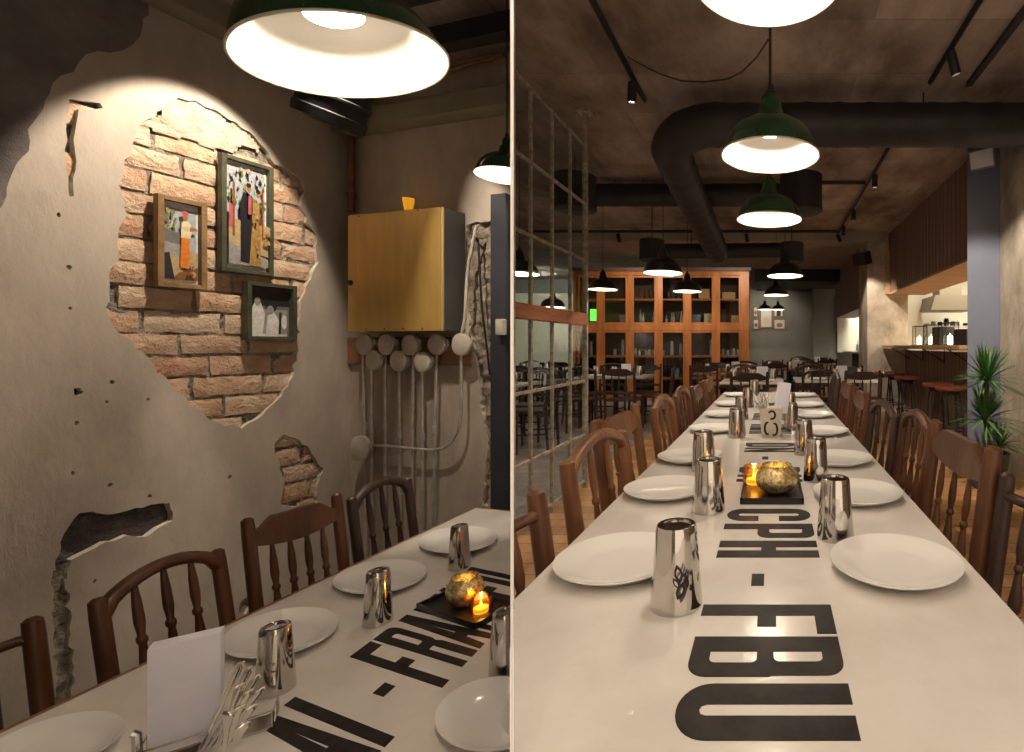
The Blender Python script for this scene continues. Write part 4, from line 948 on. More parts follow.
for k in range(11):
    r_ = random.Random(k); base = V((-.02+r_.uniform(-.02, .02), 2.545+r_.uniform(-.02, .02), TZ+.06)); tip = V((-.055+r_.uniform(-.045, .05), 2.545+r_.uniform(-.05, .05), TZ+.19+r_.uniform(-.02, .045)))
    cutlery('table_fork' if k % 2 else 'table_knife', base, tip, 'fork' if k % 2 else 'knife', 'steel %s handle fanning out of the marked pot, %s of the bunch' % ('fork' if k % 2 else 'knife', (ords+['eighth', 'ninth', 'tenth', 'eleventh'])[k]), 'cutlery in the long table pot', .008)
# chairs along the long table
g = 'wooden chairs along the long table'
def rc(x, y, wid, H, kind, wood, face, lab, **kw):
    c = make_chair(kind, wood, wid, H, lab, g, **kw)
    off = (H-.455)*.13
    c.location = (x+off*face, y, 0); c.rotation_euler = (0, 0, -PI/2 if face > 0 else PI/2)
    for q in tree(c): keep(q)
    return c
rc(-.525, .91, .42, .89, 'rail', 'chair_wood', 1, 'wooden chair with plain rail cut off by the partition, long table', thick=.022)
rc(-.535, 1.55, .47, .91, 'arch', 'chair_brown', 1, 'brown wooden chair with bent arch back, first full chair on partition side', n_sp=2, thick=.022)
rc(-.625, 2.04, .50, .945, 'board', 'chair_brown', 1, 'brown wooden chair with curved board rail behind the arched chair', n_sp=2, thick=.022)
rc(-.56, 2.58, .42, .92, 'arch', 'chair_brown', 1, 'arched brown chair on partition side, third full chair from the viewer', n_sp=2)
rc(-.56, 3.12, .42, .92, 'arch', 'chair_wood', 1, 'arched chair on partition side, fourth full chair from the viewer', n_sp=2)
rc(-.55, 3.66, .42, .93, 'board', 'chair_wood', 1, 'board backed chair on partition side, fifth full chair from the viewer', n_sp=2)
rc(-.55, 4.30, .42, .93, 'board', 'chair_brown', 1, 'farthest chair on the partition side of the long table', n_sp=2)
rc(.575, 1.03, .40, .90, 'rail', 'chair_dark', -1, 'near black chair post with round rail cut by the picture edge', thick=.020)
rc(.560, 1.50, .45, .955, 'board', 'chair_wood', -1, 'large wooden chair with shaped board rail before the potted plant', n_sp=3, thick=.025)
rc(.570, 1.98, .36, .92, 'arch', 'chair_wood', -1, 'dark arched chair right behind the large board backed chair', n_sp=3)
rc(.545, 2.46, .50, .905, 'arch', 'chair_dark', -1, 'blackish arched chair with open spindles before the bar stools', n_sp=2, thick=.021)
rc(.550, 3.08, .42, .94, 'board', 'chair_wood', -1, 'board backed chair on kitchen side, fifth from the viewer', n_sp=2)
rc(.545, 3.60, .42, .95, 'board', 'chair_wood', -1, 'board backed chair on kitchen side, sixth from the viewer', n_sp=2)
rc(.54, 4.25, .42, .95, 'arch', 'chair_dark', -1, 'farthest chair on the kitchen side of the long table', n_sp=2)
# ------------------------------------------------------------------ pendants of the long room
pl = [((-.01, 1.10, 2.012), .342, 'enamel_green', 'green pendant lamp over the long table cropped by the top edge'),
      ((-.005, 1.86, 1.905), .36, 'enamel_green', 'second green pendant lamp over the long table, below the large duct'),
      ((-.015, 2.80, 1.905), .36, 'enamel_green', 'third green pendant lamp over the long table, smaller one below'),
      ((-1.005, 4.66, 1.875), .36, 'enamel_dark', 'black pendant lamp in front of the cabinet, beside the lower duct drum'),
      ((.13, 5.05, 1.90), .36, 'enamel_dark', 'black pendant lamp hanging under the second drum beside the column'),
      ((-2.13, 6.36, 1.91), .36, 'enamel_dark', 'black pendant lamp before the cabinet, nearest to the glazed partition'),
      ((-1.09, 6.5, 1.90), .36, 'enamel_dark', 'black pendant lamp before the cabinet doors, middle one'),
      ((.06, 7.3, 1.93), .36, 'enamel_dark', 'black pendant lamp low in front of the far soffit'),
      ((-.19, 13.4, 2.15), .34, 'enamel_dark', 'small black pendant lamp before the framed pictures, farther from the column'),
      ((.16, 13.4, 2.15), .34, 'enamel_dark', 'small black pendant lamp before the framed pictures, nearer to the column'),
      ((-2.45, 4.9, 1.90), .36, 'enamel_dark', 'black pendant lamp seen through the partition glass, larger one'),
      ((-3.3, 7.6, 1.78), .36, 'enamel_dark', 'black pendant lamp seen through the partition glass, farther one')]
for i, (c, d, m, lab) in enumerate(pl):
    ct = 3.209
    if c[1] > 9: ct = 2.85 if c[1] > 13 else 3.16
    e_ = P_LAMP*(1 if i < 3 else 1.7)
    make_pendant(c, d, lab, 'pendant lamps of the long room', color=m, cord_to=ct, energy=e_)
# lamps added to the row behind the viewer, lighting table and partition end
for y in (.15, -.7): 
    o = make_pendant((-.0, y, 1.905), .36, 'green pendant lamp added to the table row, %s' % ('just out of view' if y > 0 else 'last one out of view'), 'pendant lamps of the long room', cord_to=3.209, energy=P_LAMP)
# ------------------------------------------------------------------ ducts
def ribbed(pts, r, step=.06):
    mb = MB(); P_ = []; R2 = []
    pts = [V(p) for p in pts]
    for a, b in zip(pts, pts[1:]):
        n = max(1, int((b-a).length/step))
        for k in range(n): P_.append(a+(b-a)*k/n)
    P_.append(pts[-1])
    for k in range(len(P_)): R2.append(r*(1.0 if k % 4 else 1.035))
    mb.tube(P_, R2, 32); return mb
big = [(2.25, 4.0, 2.95), (1.0, 4.0, 2.95), (-.50, 4.0, 2.95)] + [(-.50-.36*math.sin(a), 4.36-.36*math.cos(a), 2.95-.06*a) for a in [PI/2*k/8 for k in range(1, 9)]] + [(-.86, 5.2, 2.80), (-.80, 7.35, 2.57)]
mb = ribbed(big, .165); keep(tag(mb.obj('ventilation_duct', 'duct'), 'large black ribbed duct crossing the ceiling and bending towards the cabinet', 'duct'))
mb = ribbed([(-2.15, 6.1, 3.02), (.10, 6.1, 3.02)], .135); keep(tag(mb.obj('ventilation_duct', 'duct'), 'straight black cross duct passing behind the big elbow', 'duct'))
mb = ribbed([(-1.75, 7.5, 2.60), (.16, 7.5, 2.62)], .11); tag(mb.obj('ventilation_duct', 'duct'), 'lowest black cross duct joined by the long sloping duct', 'duct')
def drum(c, r, h, lab):
    mb = MB(); mb.lathe([(0, 0), (r*.93, 0), (r, .01), (r, h*.12), (r*.985, h*.14), (r*.985, h), (0, h)], seg=36); o = mb.obj('duct_drum', 'duct'); o.location = c; tag(o, lab, 'duct drum', 'black ventilation drums'); keep(o)
drum((.305, 5.30, 2.60), .225, .38, 'black ventilation drum under the ceiling behind the third green lamp')
drum((-1.58, 6.65, 2.32), .165, .27, 'black ventilation drum above the lamp in front of the cabinet')
drum((.27, 6.9, 2.33), .165, .27, 'black ventilation drum above the lamp beside the column')
drum((-2.07, 5.30, 2.62), .22, .36, 'black ventilation drum seen behind the glazed partition post')
mb = MB()
rods = [((-.0, 4.0, 3.1), (-.0, 4.0, 3.21)), ((-1.56, 6.1, 3.14), (-1.56, 6.1, 3.21)), ((-1.9, 6.1, 3.14), (-1.9, 6.1, 3.21)), ((.305, 5.3, 2.98), (.305, 5.3, 3.21)), ((-1.58, 6.65, 2.59), (-1.58, 6.65, 3.21)), ((.27, 6.9, 2.60), (.27, 6.9, 3.21)), ((-1.2, 7.5, 2.7), (-1.2, 7.5, 3.21)), ((1.2, 4.0, 3.1), (1.2, 4.0, 3.21)), ((-2.07, 5.3, 2.97), (-2.07, 5.3, 3.21))]
RLAB = ['above the second green lamp, holding the large duct', 'just past the elbow, holding the cross duct', 'by the glass screen post, holding the cross duct', 'holding the drum behind the third green lamp', 'holding the drum before the cabinet', 'holding the drum beside the column', 'holding the lowest cross duct', 'holding the large duct near the concrete wall', 'holding the drum behind the screen post']
for (a, b), rl in zip(rods, RLAB):
    mb = MB(); mb.tube([a, b], .006, 6); keep(tag(mb.obj('hanger_rod', 'black'), 'thin black rod hanging from the ceiling, %s' % rl, 'rod', 'duct hanger rods'))
# ------------------------------------------------------------------ light tracks and spots
def track(a, b, lab):
    mb = MB(); mb.tube([a, b], .022, 4); keep(tag(mb.obj('light_track', 'black', smooth=False), lab, 'light track'))
track((-1.03, .9, 3.185), (-1.03, 4.08, 3.185), 'black light track on the ceiling from the top edge to the duct elbow')
track((1.20, .9, 3.185), (1.19, 3.80, 3.185), 'black light track on the ceiling before the large duct, kitchen side')
track((1.16, 4.2, 3.17), (1.16, 8.85, 3.17), 'black light track running back from the large duct towards the column')
track((.55, 6.1, 3.17), (1.13, 6.1, 3.17), 'short black cross track joining the rear track behind the drum')
track((-4.6, 8.4, 3.10), (1.13, 8.4, 3.10), 'black light track crossing in front of the cabinet')
mb = MB(); mb.span((1.475, .9, 3.17), (1.515, 3.83, 3.205)); keep(tag(mb.obj('cable_tray', 'black_matt', smooth=False), 'dark cable tray on the ceiling next to the concrete wall', 'cable tray'))
def spot(c, d, lab, grp='track spotlights', on=True):
    t = empty('track_spotlight', c, lab, 'spotlight', grp); d = V(d).normalized()
    mb = MB(); m_ = axis_m(V((0, 0, -.10)), d); mb.lathe([(0, -.07), (.030, -.07), (.033, -.06), (.033, .07), (.028, .07), (.026, .055), (0, .055)], mtx=m_, seg=20); mb.obj('spot_body', 'black', t)
    mb = MB(); mb.tube([(0, 0, -.0), (0, 0, -.09)], .010, 8); mb.obj('spot_stem', 'black', t)
    if on: mb = MB(); mb.lathe([(0, .058), (.025, .058)], mtx=m_, seg=20); mb.obj('lens', 'spot_lens', t)
    return t
spot((-1.03, 3.72, 3.17), (-.1, .15, -1), 'black spotlight hanging near the end of the track above the glazed partition')
spot((1.20, 3.34, 3.17), (.35, .2, -1), 'black spotlight on the kitchen side track before the large duct')
for k, y in enumerate((5.7, 7.2, 8.2)): spot((1.16, y, 3.16), (.0, .1, -1), 'black spotlight on the long rear track, %s behind the large duct' % ords[k])
spot((1.16, 8.75, 3.16), (.5, .1, -1), 'black spotlight at the far end of the rear track', on=False)
for k, x in enumerate((-2.55, -.42)): spot((x, 8.4, 3.09), (.15, .1, -1), 'black spotlight on the cross track, %s' % ('above the green lit shelf' if k == 0 else 'beside the sloping duct'), on=False)
light('column_spot_light', 'SPOT', (1.25, 8.2, 2.95), 62, NEUT, to=(1.95, 9.2, 1.2), size=.03, spot=58)
light('wall_spot_light', 'SPOT', (1.25, 3.2, 3.0), 130, NEUT, to=(2.15, 4.7, 1.0), size=.03, spot=62)
light('table_spot_light', 'SPOT', (-.98, 3.40, 3.0), 50, NEUT, to=(-.5, 3.6, 0), size=.03, spot=70)
for x in (-2.5, -.5): light('cabinet_wash_light', 'SPOT', (x, 9.42, 2.95), 46, NEUT, to=(x-.4, 11.0, 1.5), size=.05, spot=110, blend=.8)
# ceiling cable drooping to the first lamp
mb = MB(); pts = [P(628, 57, 3.1), P(640, 64, 2.95), P(660, 74, 2.8), P(682, 81, 2.7), P(705, 82, 2.6), P(728, 79, 2.45), P(742, 72, 2.3), P(757, 57, 2.1), P(768, 40, 1.95)]
# follows the true height of the ceiling near its ends
mb.tube(pts, .004, 6); tag(mb.obj('hanging_cable', 'black'), 'thin cable sagging from the ceiling track to the second green lamp', 'cable')
# ------------------------------------------------------------------ glazed partition
X_ = -1.59
gp = empty('glazed_screen', (X_, 3.2, 0), 'steel framed glass screen with a reddish wooden rail beside the partition', 'screen')
def gpp(mb, name, m, smooth=False):
    o = mb.obj(name, m, gp, smooth=smooth); o.matrix_parent_inverse = Matrix.Translation(-gp.location); return keep(o)
ys_ = [4.3-.325*k for k in range(0, 7)]
for k, y in enumerate(ys_):
    w_ = .038 if k == 0 else .021
    mb = MB(); mb.span((X_-w_/2, y-w_/2, 0), (X_+w_/2, y+w_/2, 3.209 if k == 0 else 2.90)); gpp(mb, 'upright_bar', 'metal_bar')
mb = MB(); mb.span((X_-.06, 4.24, 3.18), (X_+.06, 4.36, 3.209)); gpp(mb, 'post_cap', 'metal_bar')
for z in (2.90, 2.41, 1.93, .905, .45, .06):
    mb = MB(); mb.span((X_-.010, 2.2, z-.010), (X_+.010, 4.275, z+.010)); gpp(mb, 'cross_bar', 'metal_bar')
mb = MB(); mb.span((X_-.03, 2.2, 1.375), (X_+.03, 4.275, 1.475), bev=.004); gpp(mb, 'wooden_rail', 'rail_wood')
mb = MB(); mb.span((X_-.003, 2.2, .06), (X_+.003, 4.275, 2.9)); gpp(mb, 'glazing', 'pane_glass')
# ------------------------------------------------------------------ big display cabinet
CZ = 11.0
def cx(px): return (px-CX)/F*CZ
def cz(py): return CAM_H-(py-CY)/F*CZ
ca = empty('display_cabinet', (cx(668), CZ, 0), 'large orange brown wooden display cabinet with glass doors', 'cabinet')
def cp(mb, name, m, smooth=False, parent=None):
    o = mb.obj(name, m, parent or ca, smooth=smooth)
    o.matrix_parent_inverse = Matrix.Translation(-ca.location) if parent is None else Matrix()
    return keep(o)
xa, xb = cx(573), cx(749)
tops = cz(269); D_ = .55
mb = MB(); mb.span((xa, CZ+D_-.03, .05), (xb, CZ+D_, tops)); cp(mb, 'back_panel', 'cabinet_back')
mb = MB(); mb.span((xb-.09, CZ, 0), (xb, CZ+D_, tops), bev=.005); cp(mb, 'side_panel', 'cabinet_wood')
mb = MB(); mb.span((xa, CZ, 0), (xa+.06, CZ+D_, tops), bev=.005); cp(mb, 'side_panel', 'cabinet_wood')
mb = MB(); mb.span((xa-.05, CZ-.06, tops-.05), (xb+.05, CZ+D_, tops+.03), bev=.01); cp(mb, 'cornice', 'cladding')
mb = MB(); mb.span((xa, CZ-.01, tops-.14), (xb, CZ+.02, tops-.05)); cp(mb, 'head_rail', 'cabinet_wood')
ups = [601, 630, 658.7, 687.4, 716, 743]
for k, u in enumerate(ups):
    x = cx(u); w_ = .15 if k % 2 == 0 else .10
    mb = MB(); mb.span((x-w_/2, CZ-.015, 0), (x+w_/2, CZ+.03, tops-.05), bev=.005); cp(mb, 'upright', 'cabinet_wood')
for k, yv in enumerate((299.5, 356.5, 378.5)):
    mb = MB(); mb.span((xa+.06, CZ+.0, cz(yv)-.02), (xb-.09, CZ+D_-.04, cz(yv)+.02)); cp(mb, 'shelf', 'cabinet_wood')
mb = MB(); mb.span((xa, CZ-.02, cz(327)-.075), (xb, CZ+.025, cz(327)+.055), bev=.005); cp(mb, 'middle_rail', 'cabinet_wood')
mb = MB(); mb.span((xa+.06, CZ+.026, cz(327)-.02), (xb-.09, CZ+D_-.04, cz(327)+.02)); cp(mb, 'shelf', 'cabinet_wood')
mb = MB(); mb.span((xa, CZ-.015, 0), (xb, CZ+D_-.04, .10)); cp(mb, 'plinth', 'cabinet_wood')
edges = [xa+.06]+[cx(u) for u in ups]+[xb-.09]
for i in range(len(edges)-2):            # glass doors of the upper half, with their frames
    a, b = edges[i]+.05, edges[i+1]-.05
    if b-a < .15: continue
    for (z0, z1) in ((cz(327)+.06, tops-.15), (.11, cz(327)-.08)):
        mb = MB(); f_ = .04
        for q in ((a, z0, a+f_, z1), (b-f_, z0, b, z1), (a+f_, z0, b-f_, z0+f_), (a+f_, z1-f_, b-f_, z1)): mb.span((q[0], CZ-.022, q[1]), (q[2], CZ-.001, q[3]))
        d = cp(mb, 'glass_door', 'cabinet_wood')
        mb = MB(); mb.span((a+f_, CZ-.014, z0+f_), (b-f_, CZ-.010, z1-f_)); cp(mb, 'door_glass', 'cabinet_glass', parent=d)
# what stands on its shelves
def bottle(c, h, r, m, lab, grp):
    mb = MB(); mb.lathe([(0, 0), (r, 0), (r, h*.55), (r*.85, h*.64), (r*.34, h*.74), (r*.32, h*.97), (r*.36, h), (0, h)], seg=14); o = mb.obj('bottle', m); o.location = c; tag(o, lab, 'bottle', grp); keep(o)
def gbox(name, c, d, m, lab, cat, grp=None, rz=0):
    mb = MB(); mb.box((0, 0, d[2]/2), d, bev=min(d)*.06); o = mb.obj(name, m, smooth=False); o.location = c; o.rotation_euler = (0, 0, rz); tag(o, lab, cat, grp); keep(o); return o
def jar(c, h, r, m, lab, grp, name='glass_jar'):
    mb = MB(); mb.lathe([(0, 0), (r*.9, 0), (r, h*.08), (r, h*.8), (r*.8, h*.9), (r*.8, h), (r*.7, h), (0, h*.98)], seg=14); o = mb.obj(name, m); o.location = c; tag(o, lab, 'jar', grp); keep(o)
lev = {1: cz(299.5)+.021, 2: cz(327)+.021, 3: cz(356.5)+.021, 4: cz(378.5)+.021}
rn = random.Random(5)
bm_ = ['bottle_dark', 'bottle_green', 'bottle_clear', 'bottle_cream', 'bottle_amber', 'bottle_dark', 'bottle_clear']
for (lv, pxa, pxb, n, hh) in ((1, 638, 656, 6, .30), (1, 664, 684, 5, .26), (2, 637, 656, 7, .33), (2, 663, 684, 8, .31), (3, 636, 655, 7, .16), (3, 716, 738, 0, .2)):
    for k in range(n):
        px = pxa+(pxb-pxa)*(k+.5)/n
        m = rn.choice(bm_); cn = {'bottle_dark': 'dark', 'bottle_green': 'green', 'bottle_clear': 'clear glass', 'bottle_cream': 'cream', 'bottle_amber': 'amber'}[m]
        sh_ = {1: 'upper', 2: 'second', 3: 'third'}[lv]
        bottle((cx(px), CZ+.20+rn.uniform(-.05, .08), lev[lv]), hh*rn.uniform(.8, 1.15), .029, m, '%s bottle, %s of its row on the %s cabinet shelf, %s bay' % (cn, NTH[k], sh_, 'third' if px < 660 else 'fourth'), '%s bottles on the %s cabinet shelf, %s bay' % (cn, sh_, 'third' if px < 660 else 'fourth'))
gbox('wooden_box', (cx(728), CZ+.2, lev[1]), (.28, .2, .15), 'box_tan', 'tan wooden box on the upper cabinet shelf, last bay', 'box')
gbox('wooden_box', (cx(704), CZ+.2, lev[1]), (.26, .2, .22), 'box_tan', 'brown wooden box on the upper cabinet shelf, half behind a lamp', 'box')
gbox('picture_card', (cx(695), CZ+.2, lev[2]), (.17, .06, .26), 'box_blue', 'bluish picture card on the second cabinet shelf', 'card')
gbox('picture_card', (cx(708), CZ+.2, lev[2]), (.22, .06, .28), 'box_cream', 'cream picture card on the second cabinet shelf', 'card')
gbox('wicker_stand', (cx(735), CZ+.2, lev[2]), (.18, .14, .24), 'box_tan', 'small tan stand on the second cabinet shelf, last bay', 'stand')
gbox('green_carton', (cx(592), CZ+.2, lev[2]+.12), (.20, .10, .26), 'screen_green', 'bright green lit box on the second shelf beside the glass screen', 'box')
for k, (dx, zz) in enumerate(((0, .10), (.02, .18), (-.01, .26))): gbox('folded_cloth', (cx(622)+dx, CZ+.2, lev[2]+zz-.09), (.22-.02*k, .16, .075), 'ph_grey' if k else 'ph_mid', 'grey folded cloth on the second cabinet shelf, %s of three' % ['lowest', 'middle', 'topmost'][k], 'cloth', 'folded cloths in the cabinet')
for k, px in enumerate((588, 596, 612, 620, 626, 633, 661, 670, 679, 710, 722, 727, 733, 738)):
    jar((cx(px), CZ+.2, lev[3]), [.30, .16, .14, .35, .14, .16, .12, .32, .26, .36, .14, .12, .15, .13][k], .035, 'bottle_clear', 'clear glassware piece on the third cabinet shelf, %s from the glass screen' % NTH[k], 'clear glassware on the third cabinet shelf')
for k, (px, m) in enumerate(((612, 'box_tan'), (648, 'box_green'), (674, 'box_blue'), (708, 'box_cream'), (730, 'box_green'), (724, 'box_tan'))):
    gbox('storage_carton', (cx(px), CZ+.2, lev[4]), (.18, .16, .2), m, '%s carton on the lowest cabinet shelf, %s' % ({'box_tan': 'tan', 'box_green': 'dark green', 'box_blue': 'blue', 'box_cream': 'cream'}[m], ['second bay', 'third bay', 'fourth bay', 'fifth bay', 'end of last bay', 'start of last bay'][k]), 'carton', 'cartons on the lowest cabinet shelf')
# ------------------------------------------------------------------ far wall pictures
for k, (a, b, c, d, lab) in enumerate(((753, 306.5, 758, 317, 'pink and black picture beside the cabinet edge'), (753, 319, 759, 329.5, 'white picture low beside the cabinet edge'), (760, 309.5, 772.5, 328, 'largest pale picture on the far wall'), (773.5, 306.5, 783.5, 317, 'picture with a dark figure, upper one on the far wall'), (773.5, 319, 785.5, 329.5, 'pale picture with a small mark, lowest on the far wall'))):
    A = P(a, d, 15.27); B = P(c, b, 15.27); t = empty('wall_picture', (A.x, 15.27, A.z), lab, 'picture', 'framed pictures on the far wall')
    W2, H2 = B.x-A.x, B.z-A.z
    mb = MB(); 
    for q in ((0, 0, .03, H2), (W2-.03, 0, W2, H2), (.03, 0, W2-.03, .03), (.03, H2-.03, W2-.03, H2)): mb.span((q[0], -.02, q[1]), (q[2], .02, q[3]))
    mb.obj('frame', 'frame_brown', t, smooth=False)
    mb = MB(); mb._f([mb.b.verts.new(v) for v in ((0, 0, 0), (W2, 0, 0), (W2, 0, H2), (0, 0, H2))]); mb.mi = 1
    mb._f([mb.b.verts.new((W2*x, -.003, H2*y)) for x, y in (blob(.5, .42, .26, .20) if k != 3 else [(.3, .05), (.7, .05), (.75, .5), (.5, .8), (.3, .5)])])
    mb.obj('print', ['ph_white', ('ph_pink', 'ph_brown', 'ph_cream', 'ph_dark', 'ph_skin')[k]], t, smooth=False, recalc=False)
light('picture_wash_light', 'SPOT', (-.2, 13.9, 2.75), 26, NEUT, to=(-.15, 15.3, 1.9), size=.05, spot=100, blend=.8)
# ------------------------------------------------------------------ kitchen opening and bar shelf
mb = MB(); mb.span((2.40, 5.36, 0), (2.46, 9.09, 1.12)); struct(mb.obj('wall_bar', 'cladding', smooth=False))
t = empty('bar_shelf', (2.2, 7.2, 1.16), 'wooden bar shelf on brackets below the kitchen opening', 'shelf')
mb = MB(); mb.span((-.22, -1.85, 0), (.42, 1.87, .045), bev=.004); mb.obj('shelf_board', 'cladding_light', t, smooth=False)
for y in (-1.2, -.2, .8, 1.6):
    mb = MB(); mb.tube([(.19, y, -.20), (.19, y, -.004), (-.12, y, -.004)], .010, 6); mb.tube([(-.10, y, -.01), (.19, y, -.19)], .008, 6); mb.obj('bracket', 'black', t)
area_poly([(2.46, 10.4), (6.2, 10.4), (6.2, 10.5), (2.46, 10.5)], 0, 3.2, 'wall_kitchen', 'wall_white')
area_poly([(4.7, 4.5), (4.8, 4.5), (4.8, 10.4), (4.7, 10.4)], 0, 3.2, 'wall_kitchen_side', 'wall_white')
area_poly([(2.46, 4.5), (4.7, 4.5), (4.7, 10.4), (2.46, 10.4)], 2.75, 2.85, 'ceiling_kitchen', 'wall_white')
light('kitchen_light', 'AREA', (3.7, 7.6, 2.70), 62, (1, .90, .68), to=(3.7, 7.6, 0), size=1.6, sy=4)
mb = MB(); mb.span((2.50, 9.6, 0), (2.85, 10.3, 2.74)); struct(mb.obj('wall_kitchen_pier', 'wall_white', smooth=False))
t = empty('extractor_hood', (3.22, 9.3, 1.83), 'steel extractor hood hanging in the bright kitchen', 'hood')
mb = MB(); mb.prism([(-.42, 0), (.42, 0), (.34, .26), (-.34, .26)], lambda x, z: V((x, -.4, z)), lambda x, z: V((x, .4, z))); mb.obj('hood_canopy', 'hood_steel', t, smooth=False)
mb = MB(); mb.span((-.2, -.2, .26), (.2, .2, .915)); mb.obj('hood_flue', 'hood_steel', t, smooth=False)
t = empty('kitchen_rack', (3.40, 9.9, 0), 'two tier steel kitchen rack loaded with dishes below the hood', 'rack')
mb = MB(); mb.tube([(-.84, 0, 0), (-.84, 0, 1.5)], .015, 6); mb.obj('rack_post', 'steel', t); mb = MB(); mb.tube([(.88, 0, 0), (.88, 0, 1.5)], .015, 6); mb.obj('rack_post', 'steel', t)
for k, zz in enumerate((1.31, 1.58)):
    mb = MB(); mb.span((-.85, -.2, zz-.02), (.9, .2, zz)); mb.obj('shelf_board', 'steel', t, smooth=False)
    for j in range(13):
        x = 2.65+.125*j; r_ = random.Random(j+40*k); hh = r_.uniform(.05, .16)
        jar((x, 9.85, zz+.001), hh, .05, r_.choice(['porcelain', 'porcelain', 'box_tan', 'bottle_dark', 'bottle_clear']), 'dish or pot on the %s kitchen shelf, %s from the column' % ('lower' if k == 0 else 'upper', NTH[j]), 'dishes on the %s kitchen shelf' % ('lower' if k == 0 else 'upper'), 'kitchen_dish')
# things on the bar shelf: glass lanterns, dark appliance, plate
for k, (x, y) in enumerate(((2.35, 8.05), (2.38, 7.55), (2.38, 6.75))):
    t = empty('glass_lantern', (x, y, 1.206), 'lit glass lantern on the bar shelf, %s' % ['nearest the concrete column', 'middle one', 'nearest the slate pillar'][k], 'lantern', 'lanterns on the bar shelf')
    mb = MB(); mb.box((0, 0, .005), (.18, .18, .01)); mb.box((0, 0, .30), (.18, .18, .012))
    for sx in (-1, 1):
        for sy in (-1, 1): mb.box((sx*.085, sy*.085, .15), (.008, .008, .30))
    mb.obj('lantern_frame', 'black', t, smooth=False)
    mb = MB(); mb.box((0, 0, .15), (.165, .165, .28)); mb.obj('lantern_glass', 'cabinet_glass', t, smooth=False)
    mb = MB(); mb.lathe([(0, .012), (.035, .012), (.035, .12), (.01, .14), (0, .17)], seg=14); mb.obj('candle', 'kitchen_glow', t)
gbox('black_appliance', (2.42, 7.15, 1.206), (.22, .30, .26), 'black', 'dark box shaped appliance between the lanterns on the bar shelf', 'appliance')
gbox('black_appliance', (2.40, 6.25, 1.206), (.20, .22, .20), 'black', 'dark slanted stand on the bar shelf near the slate pillar', 'stand', rz=.4)
# stools
def stool(x, y, lab):
    t = empty('bar_stool', (x, y, 0), lab, 'stool', 'bar stools below the kitchen shelf')
    mb = MB(); mb.lathe([(0, .71), (.165, .71), (.178, .72), (.180, .745), (.165, .76), (0, .765)], seg=28); mb.obj('seat', 'red_leather', t)
    for k in range(4):
        a = PI/4+PI/2*k; mb = MB(); mb.tube([(.10*math.cos(a), .10*math.sin(a), .71), (.17*math.cos(a), .17*math.sin(a), 0)], .011, 8); mb.obj('leg', 'black', t)
    mb = MB(); mb.tube([(.145*math.cos(q), .145*math.sin(q), .28) for q in [2*PI*j/20 for j in range(21)]], .009, 6, caps=False); mb.obj('foot_ring', 'black', t)
    mb = MB(); mb.lathe([(0, .66), (.09, .66), (.11, .70), (.11, .71)], seg=16); mb.obj('seat_bracket', 'black', t)
for (x, y, lab) in ((1.93, 8.6, 'red leather bar stool nearest the concrete column'), (1.94, 8.0, 'red leather bar stool, second from the concrete column'), (1.95, 7.3, 'red leather bar stool, third from the concrete column'), (1.98, 6.03, 'red leather bar stool, second from the slate pillar'), (1.98, 5.58, 'red leather bar stool standing closest to the slate pillar')): stool(x, y, lab)
# far opening beyond the column
mb = MB(); mb.span((2.3, 10.0, 0), (2.36, 14.5, 1.0)); struct(mb.obj('wall_far_bar', 'dark_soffit', smooth=False))
mb = MB(); mb.span((1.88, 14.5, 1.0), (3.2, 14.6, 2.6)); struct(mb.obj('wall_far_kitchen', 'wall_pale', smooth=False))
light('far_kitchen_light', 'AREA', (2.45, 13.2, 2.5), 30, (1, .95, .8), to=(2.25, 14.4, 1.4), size=.3, sy=1)
mb = MB(); mb.span((2.0, 10.2, 1.0), (2.6, 14.4, 1.05)); tag(mb.obj('far_counter', 'steel', smooth=False), 'bright counter top in the far opening beyond the column', 'counter')
for k in range(5): bottle((2.25, 11.2+.5*k, 1.051), .28, .045, ['bottle_dark', 'bottle_clear', 'bottle_green'][k % 3], '%s bottle on the far counter beyond the concrete column' % ['dark', 'clear', 'green'][k % 3], '%s bottles on the far counter' % ['dark', 'clear', 'green'][k % 3])
# speakers
def speaker(c, rz, tilt, s, m, lab):
    t = empty('wall_speaker', c, lab, 'speaker', 'wall speakers'); t.rotation_euler = (tilt, 0, rz)
    mb = MB(); mb.prism([(-.5, -.5), (.5, -.5), (.36, .5), (-.36, .5)], lambda x, y: V((x*s*1.3, y*s, -.5*s)), lambda x, y: V((x*s*1.3, y*s, .5*s))); mb.obj('speaker_case', m, t, smooth=False)
    mb = MB(); mb.box((0, -.505*s, 0), (1.15*s, .02*s, .85*s), bev=.002); mb.obj('speaker_grille', 'speaker_white' if m == 'slate_paint' else 'black_matt', t, smooth=False)
    mb = MB(); mb.tube([(0, .5*s, 0), (0, .8*s, .1*s)], .015, 8); mb.obj('bracket', 'black', t)
speaker((2.02, 4.80, 2.98), -.7, .3, .18, 'slate_paint', 'grey wall speaker at the head of the slate pillar')
speaker((1.62, 9.0, 2.75), -.9, .3, .22, 'black', 'black wall speaker at the head of the concrete column')
